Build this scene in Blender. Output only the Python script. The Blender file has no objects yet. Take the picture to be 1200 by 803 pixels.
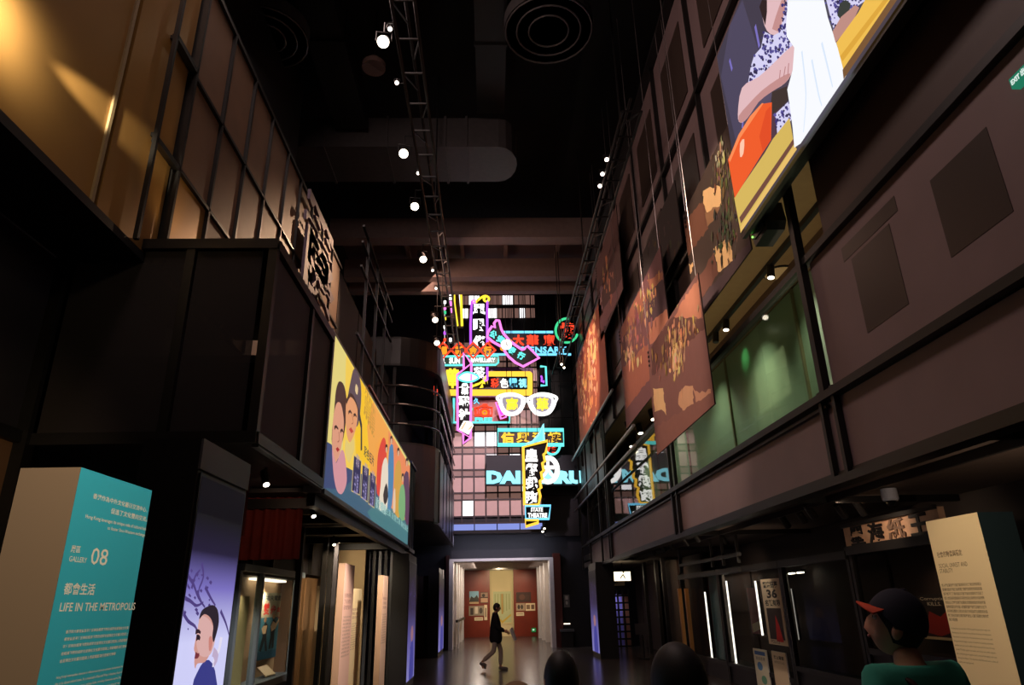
import bpy, bmesh, math, random
from mathutils import Vector, Matrix, Euler
random.seed(7)
R = math.radians
C = bpy.context.scene.collection
scene = bpy.context.scene

# ---------------------------------------------------------------- camera
EYE = Vector((0, 0, 1.62))
PITCH, YAW, ROLL, FOC = R(20.82), R(2.037), R(-1.227), 800.0
_f = Vector((math.sin(YAW)*math.cos(PITCH), math.cos(YAW)*math.cos(PITCH), math.sin(PITCH)))
_r = Vector((math.cos(YAW), -math.sin(YAW), 0)); _u = _r.cross(_f)
CR = _r*math.cos(ROLL) + _u*math.sin(ROLL)
CU = -_r*math.sin(ROLL) + _u*math.cos(ROLL)
cam_d = bpy.data.cameras.new('camera'); cam = bpy.data.objects.new('camera', cam_d); C.objects.link(cam)
cam_d.sensor_width = 36; cam_d.lens = 36*FOC/1200; cam_d.clip_end = 200; cam_d.clip_start = .05
cam.matrix_world = Matrix((( CR.x, CU.x, -_f.x, EYE.x), (CR.y, CU.y, -_f.y, EYE.y), (CR.z, CU.z, -_f.z, EYE.z), (0, 0, 0, 1)))
scene.camera = cam

# ---------------------------------------------------------------- world, exposure, large lights
world = bpy.data.worlds.new('hall_air'); scene.world = world; world.use_nodes = True
world.node_tree.nodes['Background'].inputs[0].default_value = (1, .78, .62, 1)
world.node_tree.nodes['Background'].inputs[1].default_value = .013
scene.view_settings.view_transform = 'Standard'; scene.view_settings.look = 'None'
scene.view_settings.exposure = 0; scene.view_settings.gamma = 1
scene.cycles.max_bounces = 6; scene.cycles.transparent_max_bounces = 12
scene.cycles.sample_clamp_indirect = 3

def aim(o, tgt):
    o.rotation_euler = (Vector(tgt) - o.location).to_track_quat('-Z', 'Y').to_euler()
def area(name, loc, tgt, sx, sy, power, col):
    d = bpy.data.lights.new(name, 'AREA'); d.shape = 'RECTANGLE'; d.size = sx; d.size_y = sy
    d.energy = power; d.color = col
    o = bpy.data.objects.new(name, d); C.objects.link(o); z = (Vector(loc)-Vector(tgt)).normalized()
    y = Vector((0, 1, 0)); y = (y-z*y.dot(z)).normalized(); x = y.cross(z)      # long side runs along the hall
    o.matrix_world = Matrix(((x.x, y.x, z.x, loc[0]), (x.y, y.y, z.y, loc[1]), (x.z, y.z, z.z, loc[2]), (0, 0, 0, 1))); return o
def spot(name, loc, tgt, power, ang, col, blend=.5, rad=.06):
    d = bpy.data.lights.new(name, 'SPOT'); d.energy = power; d.spot_size = R(ang); d.spot_blend = blend
    d.color = col; d.shadow_soft_size = rad
    o = bpy.data.objects.new(name, d); C.objects.link(o); o.location = loc; aim(o, tgt); return o
WARM = (1, .74, .48)
area('hall_wash', (-2.4, 6, 11.2), (3.5, 9, 4), 1.5, 9, 265, (1, .72, .66))
area('hall_wash_far', (-1.8, 19, 11.5), (3.5, 21, 6), 1.2, 7, 120, (1, .58, .42))
spot('facade_flood', (.6, 19.5, 10.8), (.2, 28, 10.0), 2200, 42, (1, .74, .68), .7)
spot('facade_flood_low', (.4, 19.5, 9.6), (.3, 28, 6.2), 2400, 46, (.96, .72, .84), .7)
# spots of the lighting grid onto the hanging banners
spot('banner_spot', (-1.2, 9.5, 9.6), (3.1, 10.6, 5.2), 1250, 34, (1, .76, .62), .6)
spot('banner_spot', (-1.2, 12.0, 10.2), (3.2, 13.4, 6.7), 1150, 36, (1, .72, .60), .6)
spot('banner_spot', (-1.2, 18.5, 10.2), (3.3, 21.0, 8.5), 1500, 42, (1, .60, .44), .6)
spot('banner_spot', (-1.2, 8.0, 9.8), (3.4, 9.0, 6.9), 1100, 30, (1, .80, .60), .6)
# gold wall: one strong warm grazing spot close to the panels plus a weaker one further on
spot('gold_wall_spot', (-2.99, 3.35, 5.24), (-3.24, 5.0, 5.58), 560, 15, (1, .86, .62), .9, .03)
spot('gold_wall_spot', (-2.82, 3.35, 5.28), (-3.2, 3.55, 5.26), 60, 100, (1, .88, .68), 1., .03)
spot('gold_wall_spot', (-2.5, 3.0, 5.0), (-3.2, 4.3, 5.0), 15, 95, (1, .76, .44), .9, .05)
spot('gold_wall_spot', (-2.7, 6.2, 4.95), (-3.2, 5.9, 5.6), 10, 80, (1, .66, .32), .8, .05)
spot('left_wall_spot', (-.6, 14.5, 9.5), (-3.2, 11.6, 6.8), 900, 52, (1, .62, .38), .7, .05)
# panel spots
spot('panel_spot', (-.45, 1.7, 4.2), (-1.5, 2.85, 1.7), 420, 34, (1, .92, .82), .8, .05)
spot('panel_spot', (1.75, 4.3, 2.66), (3.2, 4.55, 1.55), 60, 66, (1, .80, .55), .7, .04)

# ---------------------------------------------------------------- pixel rays to points on real planes
def _ray(x, y): return CR*((x-600)/FOC) - CU*((y-401.5)/FOC) + _f
def PX(x, y, X): d = _ray(x, y); return EYE + d*((X-EYE.x)/d.x)
def PY(x, y, Y): d = _ray(x, y); return EYE + d*((Y-EYE.y)/d.y)
def PZ(x, y, Z): d = _ray(x, y); return EYE + d*((Z-EYE.z)/d.z)

# ---------------------------------------------------------------- materials
def lin(c):
    return tuple((v/12.92 if v <= .04045 else ((v+.055)/1.055)**2.4) for v in (k/255 for k in c))
_mats = {}
def pbr(name, col, rough=.6, metal=0., noise=0., scale=8., bump=0., spec=.5, stretch=None):
    if name in _mats: return _mats[name]
    m = bpy.data.materials.new(name); m.use_nodes = True; nt = m.node_tree; b = nt.nodes['Principled BSDF']
    c = lin(col); b.inputs['Base Color'].default_value = (*c, 1); b.inputs['Roughness'].default_value = rough
    b.inputs['Metallic'].default_value = metal; b.inputs['Specular IOR Level'].default_value = spec
    if noise or bump:
        tc = nt.nodes.new('ShaderNodeTexCoord'); n = nt.nodes.new('ShaderNodeTexNoise')
        n.inputs['Scale'].default_value = scale; n.inputs['Detail'].default_value = 5
        if stretch:
            mp = nt.nodes.new('ShaderNodeMapping'); mp.inputs['Scale'].default_value = stretch
            nt.links.new(tc.outputs['Object'], mp.inputs[0]); nt.links.new(mp.outputs[0], n.inputs[0])
        else: nt.links.new(tc.outputs['Object'], n.inputs[0])
        if noise:
            rp = nt.nodes.new('ShaderNodeValToRGB')
            rp.color_ramp.elements[0].position = .3; rp.color_ramp.elements[1].position = .7
            rp.color_ramp.elements[0].color = (*[v*(1-noise) for v in c], 1)
            rp.color_ramp.elements[1].color = (*[min(1, v*(1+noise)) for v in c], 1)
            nt.links.new(n.outputs[0], rp.inputs[0]); nt.links.new(rp.outputs[0], b.inputs['Base Color'])
        if bump:
            bp = nt.nodes.new('ShaderNodeBump'); bp.inputs['Strength'].default_value = bump; bp.inputs['Distance'].default_value = .01
            nt.links.new(n.outputs[0], bp.inputs['Height']); nt.links.new(bp.outputs[0], b.inputs['Normal'])
    _mats[name] = m; return m
def add_glow(m, col, s):
    b = m.node_tree.nodes['Principled BSDF']; b.inputs['Emission Color'].default_value = (*lin(col), 1); b.inputs['Emission Strength'].default_value = s; return m
def emit(name, col, s=1.0):
    if name in _mats: return _mats[name]
    m = bpy.data.materials.new(name); m.use_nodes = True; nt = m.node_tree; nt.nodes.clear()
    e = nt.nodes.new('ShaderNodeEmission'); o = nt.nodes.new('ShaderNodeOutputMaterial')
    e.inputs[0].default_value = (*lin(col), 1); e.inputs[1].default_value = s
    nt.links.new(e.outputs[0], o.inputs[0]); _mats[name] = m; return m
def attr_mat(name, emission=0., rough=.6, noise=0.):
    if name in _mats: return _mats[name]
    m = bpy.data.materials.new(name); m.use_nodes = True; nt = m.node_tree; b = nt.nodes['Principled BSDF']
    a = nt.nodes.new('ShaderNodeVertexColor'); a.layer_name = 'ink'
    src = a.outputs[0]
    if noise:
        tc = nt.nodes.new('ShaderNodeTexCoord'); n = nt.nodes.new('ShaderNodeTexNoise'); n.inputs['Scale'].default_value = 6
        n.inputs['Detail'].default_value = 6; nt.links.new(tc.outputs['Object'], n.inputs[0])
        mx = nt.nodes.new('ShaderNodeMix'); mx.data_type = 'RGBA'; mx.blend_type = 'MULTIPLY'; mx.inputs[0].default_value = noise
        nt.links.new(src, mx.inputs[6]); nt.links.new(n.outputs[0], mx.inputs[7]); src = mx.outputs[2]
    if emission:
        nt.links.new(src, b.inputs['Emission Color']); b.inputs['Emission Strength'].default_value = emission
        b.inputs['Base Color'].default_value = (.02, .02, .02, 1); b.inputs['Roughness'].default_value = .5; b.inputs['Specular IOR Level'].default_value = .08
    else:
        nt.links.new(src, b.inputs['Base Color']); b.inputs['Roughness'].default_value = rough
    _mats[name] = m; return m
def sheer(name, col, clear, rough=.6, gloss=False):
    """woven scrim or window glass: part of the light goes straight through"""
    if name in _mats: return _mats[name]
    m = bpy.data.materials.new(name); m.use_nodes = True; nt = m.node_tree; nt.nodes.clear()
    o = nt.nodes.new('ShaderNodeOutputMaterial'); t = nt.nodes.new('ShaderNodeBsdfTransparent'); mx = nt.nodes.new('ShaderNodeMixShader')
    if gloss:
        s = nt.nodes.new('ShaderNodeBsdfGlossy'); s.inputs['Roughness'].default_value = rough; s.inputs[0].default_value = (1, 1, 1, 1)
        t.inputs[0].default_value = (*lin(col), 1)
        fr = nt.nodes.new('ShaderNodeFresnel'); fr.inputs[0].default_value = clear; ge = nt.nodes.new('ShaderNodeNewGeometry'); mu = nt.nodes.new('ShaderNodeMath'); mu.operation = 'MULTIPLY_ADD'
        mu.inputs[1].default_value = -1; mu.inputs[2].default_value = 1; nt.links.new(ge.outputs['Backfacing'], mu.inputs[0])
        m2 = nt.nodes.new('ShaderNodeMath'); m2.operation = 'MULTIPLY'; nt.links.new(mu.outputs[0], m2.inputs[0]); nt.links.new(fr.outputs[0], m2.inputs[1])
        nt.links.new(m2.outputs[0], mx.inputs[0])
        nt.links.new(t.outputs[0], mx.inputs[1]); nt.links.new(s.outputs[0], mx.inputs[2])
    else:
        s = nt.nodes.new('ShaderNodeBsdfPrincipled'); s.inputs['Base Color'].default_value = (*lin(col), 1); s.inputs['Roughness'].default_value = rough
        mx.inputs[0].default_value = clear
        nt.links.new(s.outputs[0], mx.inputs[1]); nt.links.new(t.outputs[0], mx.inputs[2])
    nt.links.new(mx.outputs[0], o.inputs[0]); _mats[name] = m; return m

BLACK = pbr('black_steel', (20, 18, 17), .45, noise=.2, scale=5)
BLACKP = pbr('black_paint', (16, 15, 16), .5, noise=.2, scale=3)
DARKW = pbr('dark_wall', (38, 35, 40), .7, noise=.15, scale=2)
GREYM = pbr('grey_metal', (92, 96, 100), .4, .3, noise=.1)
FIX = pbr('fixture_black', (22, 21, 21), .4)
WHITEP = pbr('white_paint', (215, 212, 206), .5, noise=.05)
LENS = emit('lamp_lens', (255, 240, 215), 7)
PRINT = attr_mat('printed_sheet', rough=.55)
SCREEN = attr_mat('display_picture', 1.0)

# ---------------------------------------------------------------- mesh collector
class MB:
    def __init__(s): s.v = []; s.f = []; s.c = []; s.col = None
    def _add(s, vs, fs):
        b = len(s.v); s.v += [Vector(v) for v in vs]; s.f += [tuple(i+b for i in f) for f in fs]; s.c += [s.col]*len(fs); return s
    def box(s, x0, x1, y0, y1, z0, z1):
        return s._add([(x0,y0,z0),(x1,y0,z0),(x1,y1,z0),(x0,y1,z0),(x0,y0,z1),(x1,y0,z1),(x1,y1,z1),(x0,y1,z1)],
                      [(0,3,2,1),(4,5,6,7),(0,1,5,4),(1,2,6,5),(2,3,7,6),(3,0,4,7)])
    def bar(s, p, q, w, h=None, up=(0,0,1)):
        p = Vector(p); q = Vector(q); h = h or w; d = (q-p).normalized(); up = Vector(up)
        if abs(d.dot(up)) > .95: up = Vector((0,1,0))
        a = d.cross(up).normalized()*w/2; b = a.cross(d).normalized()*h/2
        return s._add([p-a-b,p+a-b,p+a+b,p-a+b,q-a-b,q+a-b,q+a+b,q-a+b],
                      [(0,1,2,3),(7,6,5,4),(0,4,5,1),(1,5,6,2),(2,6,7,3),(3,7,4,0)])
    def tube(s, pts, r, n=6, closed=False):
        pts = [Vector(p) for p in pts]; m = len(pts); rr = r if isinstance(r, (list, tuple)) else [r]*m
        b = len(s.v); ref = None
        for i, p in enumerate(pts):
            a = pts[i-1] if (i or closed) else p; c = pts[(i+1) % m] if (i < m-1 or closed) else p
            t = (c-a).normalized() if (c-a).length > 1e-9 else Vector((0,0,1))
            if ref is None: ref = t.orthogonal().normalized()
            ref = (ref - t*ref.dot(t)); ref = ref.normalized() if ref.length > 1e-6 else t.orthogonal().normalized()
            k = t.cross(ref)
            for j in range(n):
                g = 2*math.pi*j/n; s.v.append(p + (ref*math.cos(g)+k*math.sin(g))*rr[i])
        for i in range(m if closed else m-1):
            for j in range(n):
                i2 = (i+1) % m; s.f.append((b+i*n+j, b+i*n+(j+1)%n, b+i2*n+(j+1)%n, b+i2*n+j)); s.c.append(s.col)
        if not closed:
            s.f.append(tuple(b+j for j in reversed(range(n)))); s.f.append(tuple(b+(m-1)*n+j for j in range(n))); s.c += [s.col]*2
        return s
    def cyl(s, p, q, r, r2=None, n=16): return s.tube([p, q], [r, r if r2 is None else r2], n)
    def lathe(s, prof, base, axis=(0,0,1), n=16):
        ax = Vector(axis).normalized(); base = Vector(base)
        return s.tube([base+ax*h for r_, h in prof], [max(r_, 1e-4) for r_, h in prof], n)
    def prism(s, pts, off):
        pts = [Vector(p) for p in pts]; off = Vector(off); n = len(pts)
        return s._add(pts+[p+off for p in pts], [tuple(range(n)), tuple(reversed(range(n, 2*n)))] + [(i, (i+1)%n, (i+1)%n+n, i+n)[::-1] for i in range(n)])
    def poly(s, pts): return s._add(pts, [tuple(range(len(pts)))])
    def ell(s, c, rx, ry, rz, nu=14, nv=9):
        c = Vector(c); vs = []; fs = []
        for i in range(nv+1):
            t = math.pi*i/nv
            for j in range(nu):
                g = 2*math.pi*j/nu; vs.append(c+Vector((rx*math.sin(t)*math.cos(g), ry*math.sin(t)*math.sin(g), rz*math.cos(t))))
        for i in range(nv):
            for j in range(nu): fs.append((i*nu+j, (i+1)*nu+j, (i+1)*nu+(j+1)%nu, i*nu+(j+1)%nu))
        return s._add(vs, fs)
    def text(s, t, O, ux, uy, ext=0., bold=0.):
        """text stretched into the box with lower-left corner O and edges ux, uy"""
        vs, fs = text_geo(t, bold); O = Vector(O); ux = Vector(ux); uy = Vector(uy); n = ux.cross(uy).normalized()*ext
        pts = [O+ux*a+uy*b for a, b in vs]
        if not ext: return s._add(pts, fs)
        edge = {}
        for f in fs:
            for i in range(len(f)):
                e = (f[i], f[(i+1)%len(f)]); edge[e] = 1
        k = len(pts); side = [(b_, a_, a_+k, b_+k) for a_, b_ in edge if (b_, a_) not in edge]
        return s._add([p+n for p in pts]+pts, list(fs)+side)
    def build(s, name, mat, parent=None, smooth=False):
        o0 = ORG.get(parent, Vector()) if parent else None
        if o0 is None:
            xs = [v.x for v in s.v]; ys = [v.y for v in s.v]; zs = [v.z for v in s.v]
            o0 = Vector(((min(xs)+max(xs))/2, (min(ys)+max(ys))/2, min(zs)))
        me = bpy.data.meshes.new(name); me.from_pydata([v-o0 for v in s.v], [], s.f)
        if any(c is not None for c in s.c):
            ca = me.color_attributes.new('ink', 'FLOAT_COLOR', 'CORNER'); i = 0
            data = []
            for f, c in zip(s.f, s.c):
                if isinstance(c, list):
                    for k in c: data += [*k, 1.]
                else: data += ([*(c or (.5,.5,.5)), 1.])*len(f)
            ca.data.foreach_set('color', data)
        if mat: me.materials.append(mat)
        if smooth: me.polygons.foreach_set('use_smooth', [True]*len(me.polygons))
        me.update()
        o = bpy.data.objects.new(name, me); C.objects.link(o); ORG[o] = o0
        if parent: o.parent = parent
        else: o.location = o0
        return o
ORG = {}
_tg = {}
def text_geo(t, bold=0.):
    k = (t, bold)
    if k not in _tg:
        cu = bpy.data.curves.new('lettering', 'FONT'); cu.body = t; cu.resolution_u = 2; cu.offset = bold
        o = bpy.data.objects.new('lettering', cu); me = bpy.data.meshes.new_from_object(o)
        vs = [(v.co.x, v.co.y) for v in me.vertices]; fs = [tuple(p.vertices) for p in me.polygons]
        bpy.data.meshes.remove(me); bpy.data.objects.remove(o); bpy.data.curves.remove(cu)
        if not vs: vs = [(0,0),(1,0),(1,1),(0,1)]; fs = [(0,1,2,3)]
        x0 = min(v[0] for v in vs); x1 = max(v[0] for v in vs); y0 = min(v[1] for v in vs); y1 = max(v[1] for v in vs)
        _tg[k] = ([((x-x0)/max(x1-x0,1e-6), (y-y0)/max(y1-y0,1e-6)) for x, y in vs], fs)
    return _tg[k]

def tag(o, label, cat, group=None):
    o['label'] = label; o['category'] = cat
    if group: o['group'] = group
    return o
def thing(name, label, cat, loc, group=None):
    o = bpy.data.objects.new(name, None); o.empty_display_size = .1; C.objects.link(o); o.location = loc; ORG[o] = Vector(loc)
    return tag(o, label, cat, group)
def struct(name, mb, mat, parent=None):
    o = mb.build(name, mat, parent)
    if not parent: o['kind'] = 'structure'
    return o
def sempty(name, loc):
    o = bpy.data.objects.new(name, None); C.objects.link(o); o.location = loc; ORG[o] = Vector(loc); o['kind'] = 'structure'; return o
def copy_thing(o, loc, label=None):
    c = o.copy(); C.objects.link(c); c.location = loc
    if label: c['label'] = label
    for ch in [x for x in bpy.data.objects if x.parent == o]:
        d = ch.copy(); C.objects.link(d); d.parent = c
        for g in [x for x in bpy.data.objects if x.parent == ch]:
            e = g.copy(); C.objects.link(e); e.parent = d
    return c

def smooth(pts, k=4, closed=True):
    """Catmull-Rom through 2D points"""
    n = len(pts); out = []
    rng = range(n) if closed else range(n-1)
    for i in rng:
        p = [pts[(i+j-1) % n] if closed else pts[min(max(i+j-1, 0), n-1)] for j in range(4)]
        for q in range(k):
            t = q/k
            out.append(tuple(.5*(2*p[1][a]+(p[2][a]-p[0][a])*t+(2*p[0][a]-5*p[1][a]+4*p[2][a]-p[3][a])*t*t+(3*p[1][a]-p[0][a]-3*p[2][a]+p[3][a])*t**3) for a in range(len(pts[0]))))
    if not closed: out.append(pts[-1])
    return out
def inside(p, poly):
    r_ = False; n = len(poly)
    for i in range(n):
        a, b = poly[i], poly[i-1]
        if (a[1] > p[1]) != (b[1] > p[1]) and p[0] < (b[0]-a[0])*(p[1]-a[1])/(b[1]-a[1])+a[0]: r_ = not r_
    return r_
class Print:
    """flat ink on a flat sheet: u to the right 0..1, v up 0..1; later shapes lie over earlier ones"""
    def __init__(s, O, ux, uy, lift=.00025):
        s.O = Vector(O); s.ux = Vector(ux); s.uy = Vector(uy); s.n = s.ux.cross(s.uy).normalized(); s.m = MB(); s.k = 1; s.lift = lift
    def pt(s, u, v): return s.O+s.ux*u+s.uy*v+s.n*s.k*s.lift
    def poly(s, pts, col, sm=0):
        if sm: pts = smooth(pts, sm)
        s.m.col = lin(col); q = [(min(1, max(0, u)), min(1, max(0, v))) for u, v in pts]
        area2 = sum(q[i-1][0]*q[i][1]-q[i][0]*q[i-1][1] for i in range(len(q)))
        if area2 < 0: q = q[::-1]
        s.m.poly([s.pt(*p) for p in q]); s.k += 1; return s
    def grad(s, u0, v0, u1, v1, c0, c1):
        s.m.col = [lin(c0), lin(c0), lin(c1), lin(c1)]; s.m.poly([s.pt(u0, v0), s.pt(u1, v0), s.pt(u1, v1), s.pt(u0, v1)]); s.k += 1; return s
    def rect(s, u0, v0, u1, v1, col): return s.poly([(u0,v0),(u1,v0),(u1,v1),(u0,v1)], col)
    def ell(s, u, v, ru, rv, col, n=18, rot=0):
        return s.poly([(u+ru*math.cos(a)*math.cos(rot)-rv*math.sin(a)*math.sin(rot), v+ru*math.cos(a)*math.sin(rot)+rv*math.sin(a)*math.cos(rot)) for a in (2*math.pi*i/n for i in range(n))], col)
    def stroke(s, pts, w, col, sm=0):
        if sm: pts = smooth(pts, sm, False)
        W, H = s.ux.length, s.uy.length; L = []; Rr = []
        for i, p in enumerate(pts):
            a = pts[max(i-1, 0)]; b = pts[min(i+1, len(pts)-1)]; dx, dy = (b[0]-a[0])*W, (b[1]-a[1])*H; l = math.hypot(dx, dy) or 1
            ww = w*(1-.6*i/len(pts)) if sm else w
            nx, ny = -dy/l*ww/2/W, dx/l*ww/2/H; L.append((p[0]+nx, p[1]+ny)); Rr.append((p[0]-nx, p[1]-ny))
        return s.poly(L+Rr[::-1], col)
    def text(s, t, u0, v0, u1, v1, col, bold=0.):
        s.m.col = lin(col); s.m.text(t, s.pt(u0, v0), s.ux*(u1-u0), s.uy*(v1-v0), 0, bold); return s
    def build(s, name, mat, parent): return s.m.build(name, mat, parent)
def wall_basis(X, y0, y1, z0, z1, side):
    """sheet in plane X: side=-1 faces -X (seen from the left), +1 faces +X. returns O, ux, uy with u to the viewer's right"""
    if side < 0: return Vector((X, y1, z0)), Vector((0, y0-y1, 0)), Vector((0, 0, z1-z0))
    return Vector((X, y0, z0)), Vector((0, y1-y0, 0)), Vector((0, 0, z1-z0))

# ================================================================= SETTING
FLOORM = pbr('polished_floor', (74, 66, 62), .22, noise=.18, scale=3)
struct('floor', MB().box(-8, 9, -4, 46, -.12, 0), FLOORM)
struct('ceiling', MB().box(-8, 9, -4, 30, 14.6, 14.8), pbr('ceiling_black', (13, 11, 11), .9))
struct('wall_left_outer', MB().box(-6.2, -6, -4, 46, 0, 14.6), BLACKP)
struct('wall_right_outer', MB().box(7.2, 7.4, -4, 46, 0, 14.6), BLACKP)
# far wall with the doorway, and the navy wall above it
NAVY = pbr('navy_wall', (28, 29, 36), .75, noise=.1)
DL, DR, DT, YD = -1.60, 2.38, 3.12, 28.0
wf = sempty('wall_far', (0, 28.2, 0))
struct('panel', MB().box(-6, DL, 28.1, 28.4, 0, 14.6), NAVY, wf)
struct('panel', MB().box(DR, 7.2, 28.1, 28.4, 0, 14.6), NAVY, wf)
struct('panel', MB().box(DL, DR, 28.1, 28.4, DT, 14.6), NAVY, wf)

# ---- passage behind the doorway
PORT = pbr('portal_white', (205, 200, 198), .5, noise=.04)
dr = sempty('door_1', (.4, 28, 0))
struct('jamb', MB().box(DL-.02, DL+.13, 27.7, 28.5, 0, DT), PORT, dr)
struct('jamb', MB().box(DR-.13, DR+.02, 27.7, 28.5, 0, DT), PORT, dr)
struct('lintel', MB().box(DL-.02, DR+.02, 27.7, 28.5, DT, DT+.10), PORT, dr)
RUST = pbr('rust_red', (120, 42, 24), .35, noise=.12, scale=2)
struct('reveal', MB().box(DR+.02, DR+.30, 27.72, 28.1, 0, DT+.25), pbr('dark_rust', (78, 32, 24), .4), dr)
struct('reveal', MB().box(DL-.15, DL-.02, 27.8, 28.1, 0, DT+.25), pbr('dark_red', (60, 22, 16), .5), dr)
hallm = pbr('passage_cream', (196, 172, 136), .6, noise=.05)
ps = sempty('wall_passage_left', (-1.6, 32, 0))
for k, y in enumerate((29.6, 31.4, 33.2, 35.0)):
    struct('pilaster', MB().box(-1.75, -1.42+.03*k, y, y+.45, 0, 3.3), PORT, ps)
struct('panel', MB().box(-1.9, -1.75, 28.5, 37.6, 0, 3.4), hallm, ps)
ps2 = sempty('wall_passage_right', (2.4, 32, 0))
for k, y in enumerate((31.4, 33.2, 35.0)):
    struct('pilaster', MB().box(2.3-.04*k, 2.6, y, y+.45, 0, 3.3), PORT, ps2)
struct('panel', MB().box(2.6, 2.75, 28.5, 37.6, 0, 3.4), hallm, ps2)
pc = sempty('ceiling_passage', (.4, 33, 3.2))
struct('slab', MB().box(-1.9, 2.75, 28.5, 37.6, 3.28, 3.5), pbr('passage_ceiling', (110, 100, 96), .3), pc)
for y in (29.4, 30.6, 31.8, 33.0, 34.2, 35.4, 36.4):
    struct('beam', MB().box(-1.75, 2.6, y, y+.18, 3.16, 3.28), pbr('beam_gloss', (130, 120, 116), .25), pc)
rw = sempty('wall_back', (.4, 37.4, 0))
YB = 37.3
def q(x, y): return PY(x, y, YB)
xa, xb, xc, xd = q(546, 700).x, q(574, 700).x, q(602, 700).x, q(628, 700).x
struct('panel', MB().box(xa-.4, xb, YB, YB+.3, 0, 3.3), RUST, rw)
struct('panel', MB().box(xc, xd+.8, YB, YB+.3, 0, 3.3), RUST, rw)
struct('panel', MB().box(xb, xc, YB+.5, YB+.7, 0, 3.3), pbr('cream_wall', (226, 206, 158), .7), rw)
spot('passage_spot', (.4, 34.4, 3.1), (.55, 37.8, 1.7), 230, 70, (1, .82, .52), .6)
spot('passage_spot', (-.5, 35.2, 3.1), (-.9, 37.3, 1.5), 34, 80, (1, .66, .42), .7)
spot('passage_spot', (1.7, 35.2, 3.1), (1.9, 37.3, 1.5), 34, 80, (1, .66, .42), .7)
area('passage_light', (-.6, 31.8, 3.1), (-1.7, 31.8, 1.2), .4, 6, 110, (1, .84, .70))
area('passage_light', (1.6, 31.8, 3.1), (2.5, 31.8, 1.0), .3, 6, 60, (1, .84, .70))
area('door_light', (.4, 27.2, 4.0), (.4, 28.3, 1.8), 3.6, .2, 34, (.86, .84, 1))
def fprint(name, label, cat, x0, y0, x1, y1, Y, shapes, base, mat=PRINT, thick=.03, group=None):
    """flat picture hung on a wall that faces the camera; corners in pixels"""
    a = PY(x0, y1, Y); b = PY(x1, y0, Y)
    t = thing(name, label, cat, ((a.x+b.x)/2, Y, a.z), group)
    MB().box(a.x, b.x, Y-thick, Y-.002, a.z, b.z).build('backing', WHITEP, t)
    P = Print((a.x, Y-thick, a.z), (b.x-a.x, 0, 0), (0, 0, b.z-a.z)); P.rect(0, 0, 1, 1, base)
    for s in shapes: getattr(P, s[0])(*s[1:])
    P.build('print', mat, t); return t
fprint('photo_print', 'colour photo of people under a blue sky on the left rust-red panel', 'photo', 550, 693, 561, 708, YB,
       [('rect', 0, .5, 1, 1, (130,175,200)), ('poly', [(0,.2),(.2,.62),(.5,.45),(.8,.7),(1,.4),(1,0),(0,0)], (60,55,50)), ('rect', 0, 0, 1, .15, (190,160,120))], (160,150,130))
fprint('photo_print', 'wide photo below the blue sky photo on the left rust-red panel', 'photo', 549.5, 710, 567, 722, YB,
       [('rect', .1, .1, .3, .8, (60,50,45)), ('rect', .4, .2, .6, .9, (215,200,180)), ('ell', .8, .5, .12, .3, (80,70,60))], (150,135,115))
fprint('photo_print', 'small pair of photos at the top right of the left rust-red panel', 'photo', 563, 694, 572, 707, YB,
       [('rect', .05, .55, .95, .95, (150,120,100)), ('rect', .05, .05, .95, .45, (190,150,120)), ('ell', .4, .7, .2, .15, (50,40,35))], (70,45,35))
fprint('caption_card', 'cream caption strip standing upright at the right of the left photos', 'sign', 567.5, 709, 571, 727, YB, [('rect', .3, .2, .7, .8, (120,100,80))], (225,205,170))
fprint('caption_card', 'cream caption card under the wide photo on the left red panel', 'sign', 556, 723.5, 566, 727.5, YB, [('rect', .1, .4, .9, .6, (150,130,100))], (228,210,175))
fprint('photo_print', 'dark wide photo at the top of the right rust-red panel', 'photo', 605, 694, 622, 706, YB, [('ell', .4, .5, .2, .3, (95,55,40)), ('rect', .6, .2, .9, .7, (70,40,30))], (60,32,24))
fprint('photo_print', 'grey photo left of the twin photos on the right rust-red panel', 'photo', 605, 707, 615, 716, YB, [('ell', .3, .5, .15, .3, (60,50,45)), ('ell', .65, .5, .15, .3, (70,60,50))], (175,150,125))
fprint('photo_print', 'cream mount with twin photos on the right rust-red panel', 'photo', 616, 707, 627, 716, YB, [('rect', .08, .2, .45, .8, (130,100,80)), ('rect', .58, .2, .9, .8, (110,80,60))], (232,212,175))
fprint('caption_card', 'small cream caption below the grey photo on the right panel', 'sign', 605, 717.5, 614, 722, YB, [('rect', .1, .4, .9, .6, (150,130,100))], (228,210,175))
fprint('wall_chart', 'pale green and yellow chart on the lit cream end wall of the passage', 'poster', 577, 692, 600, 732, YB+.5,
       [('rect', .05, .05, .95, .97, (196,200,150)), ('rect', .46, .3, .54, .9, (190,150,80))] +
       [('rect', .12+.14*i, .35+.04*(i % 3), .18+.14*i, .9, (170,175,120)) for i in range(6)] +
       [('poly', [(.08,.3),(.5,.1),(.92,.3),(.92,.24),(.5,.03),(.08,.24)], (215,180,70))], (225,205,150))
b = thing('exit_sign', 'small green exit sign low beside the right passage wall', 'sign', PY(625, 742, YB-.05))
a0 = PY(623, 741, YB-.05); a1 = PY(628, 736, YB-.05)
MB().box(a0.x, a1.x, YB-.06, YB-.002, a0.z, a1.z).build('lightbox', emit('exit_dim', (40, 120, 60), .8), b)
MB().box(a0.x+.05, a1.x-.08, YB-.08, YB-.06, a0.z+.08, a1.z-.06).build('running_figure', emit('exit_white', (230, 255, 230), 1), b)
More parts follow.
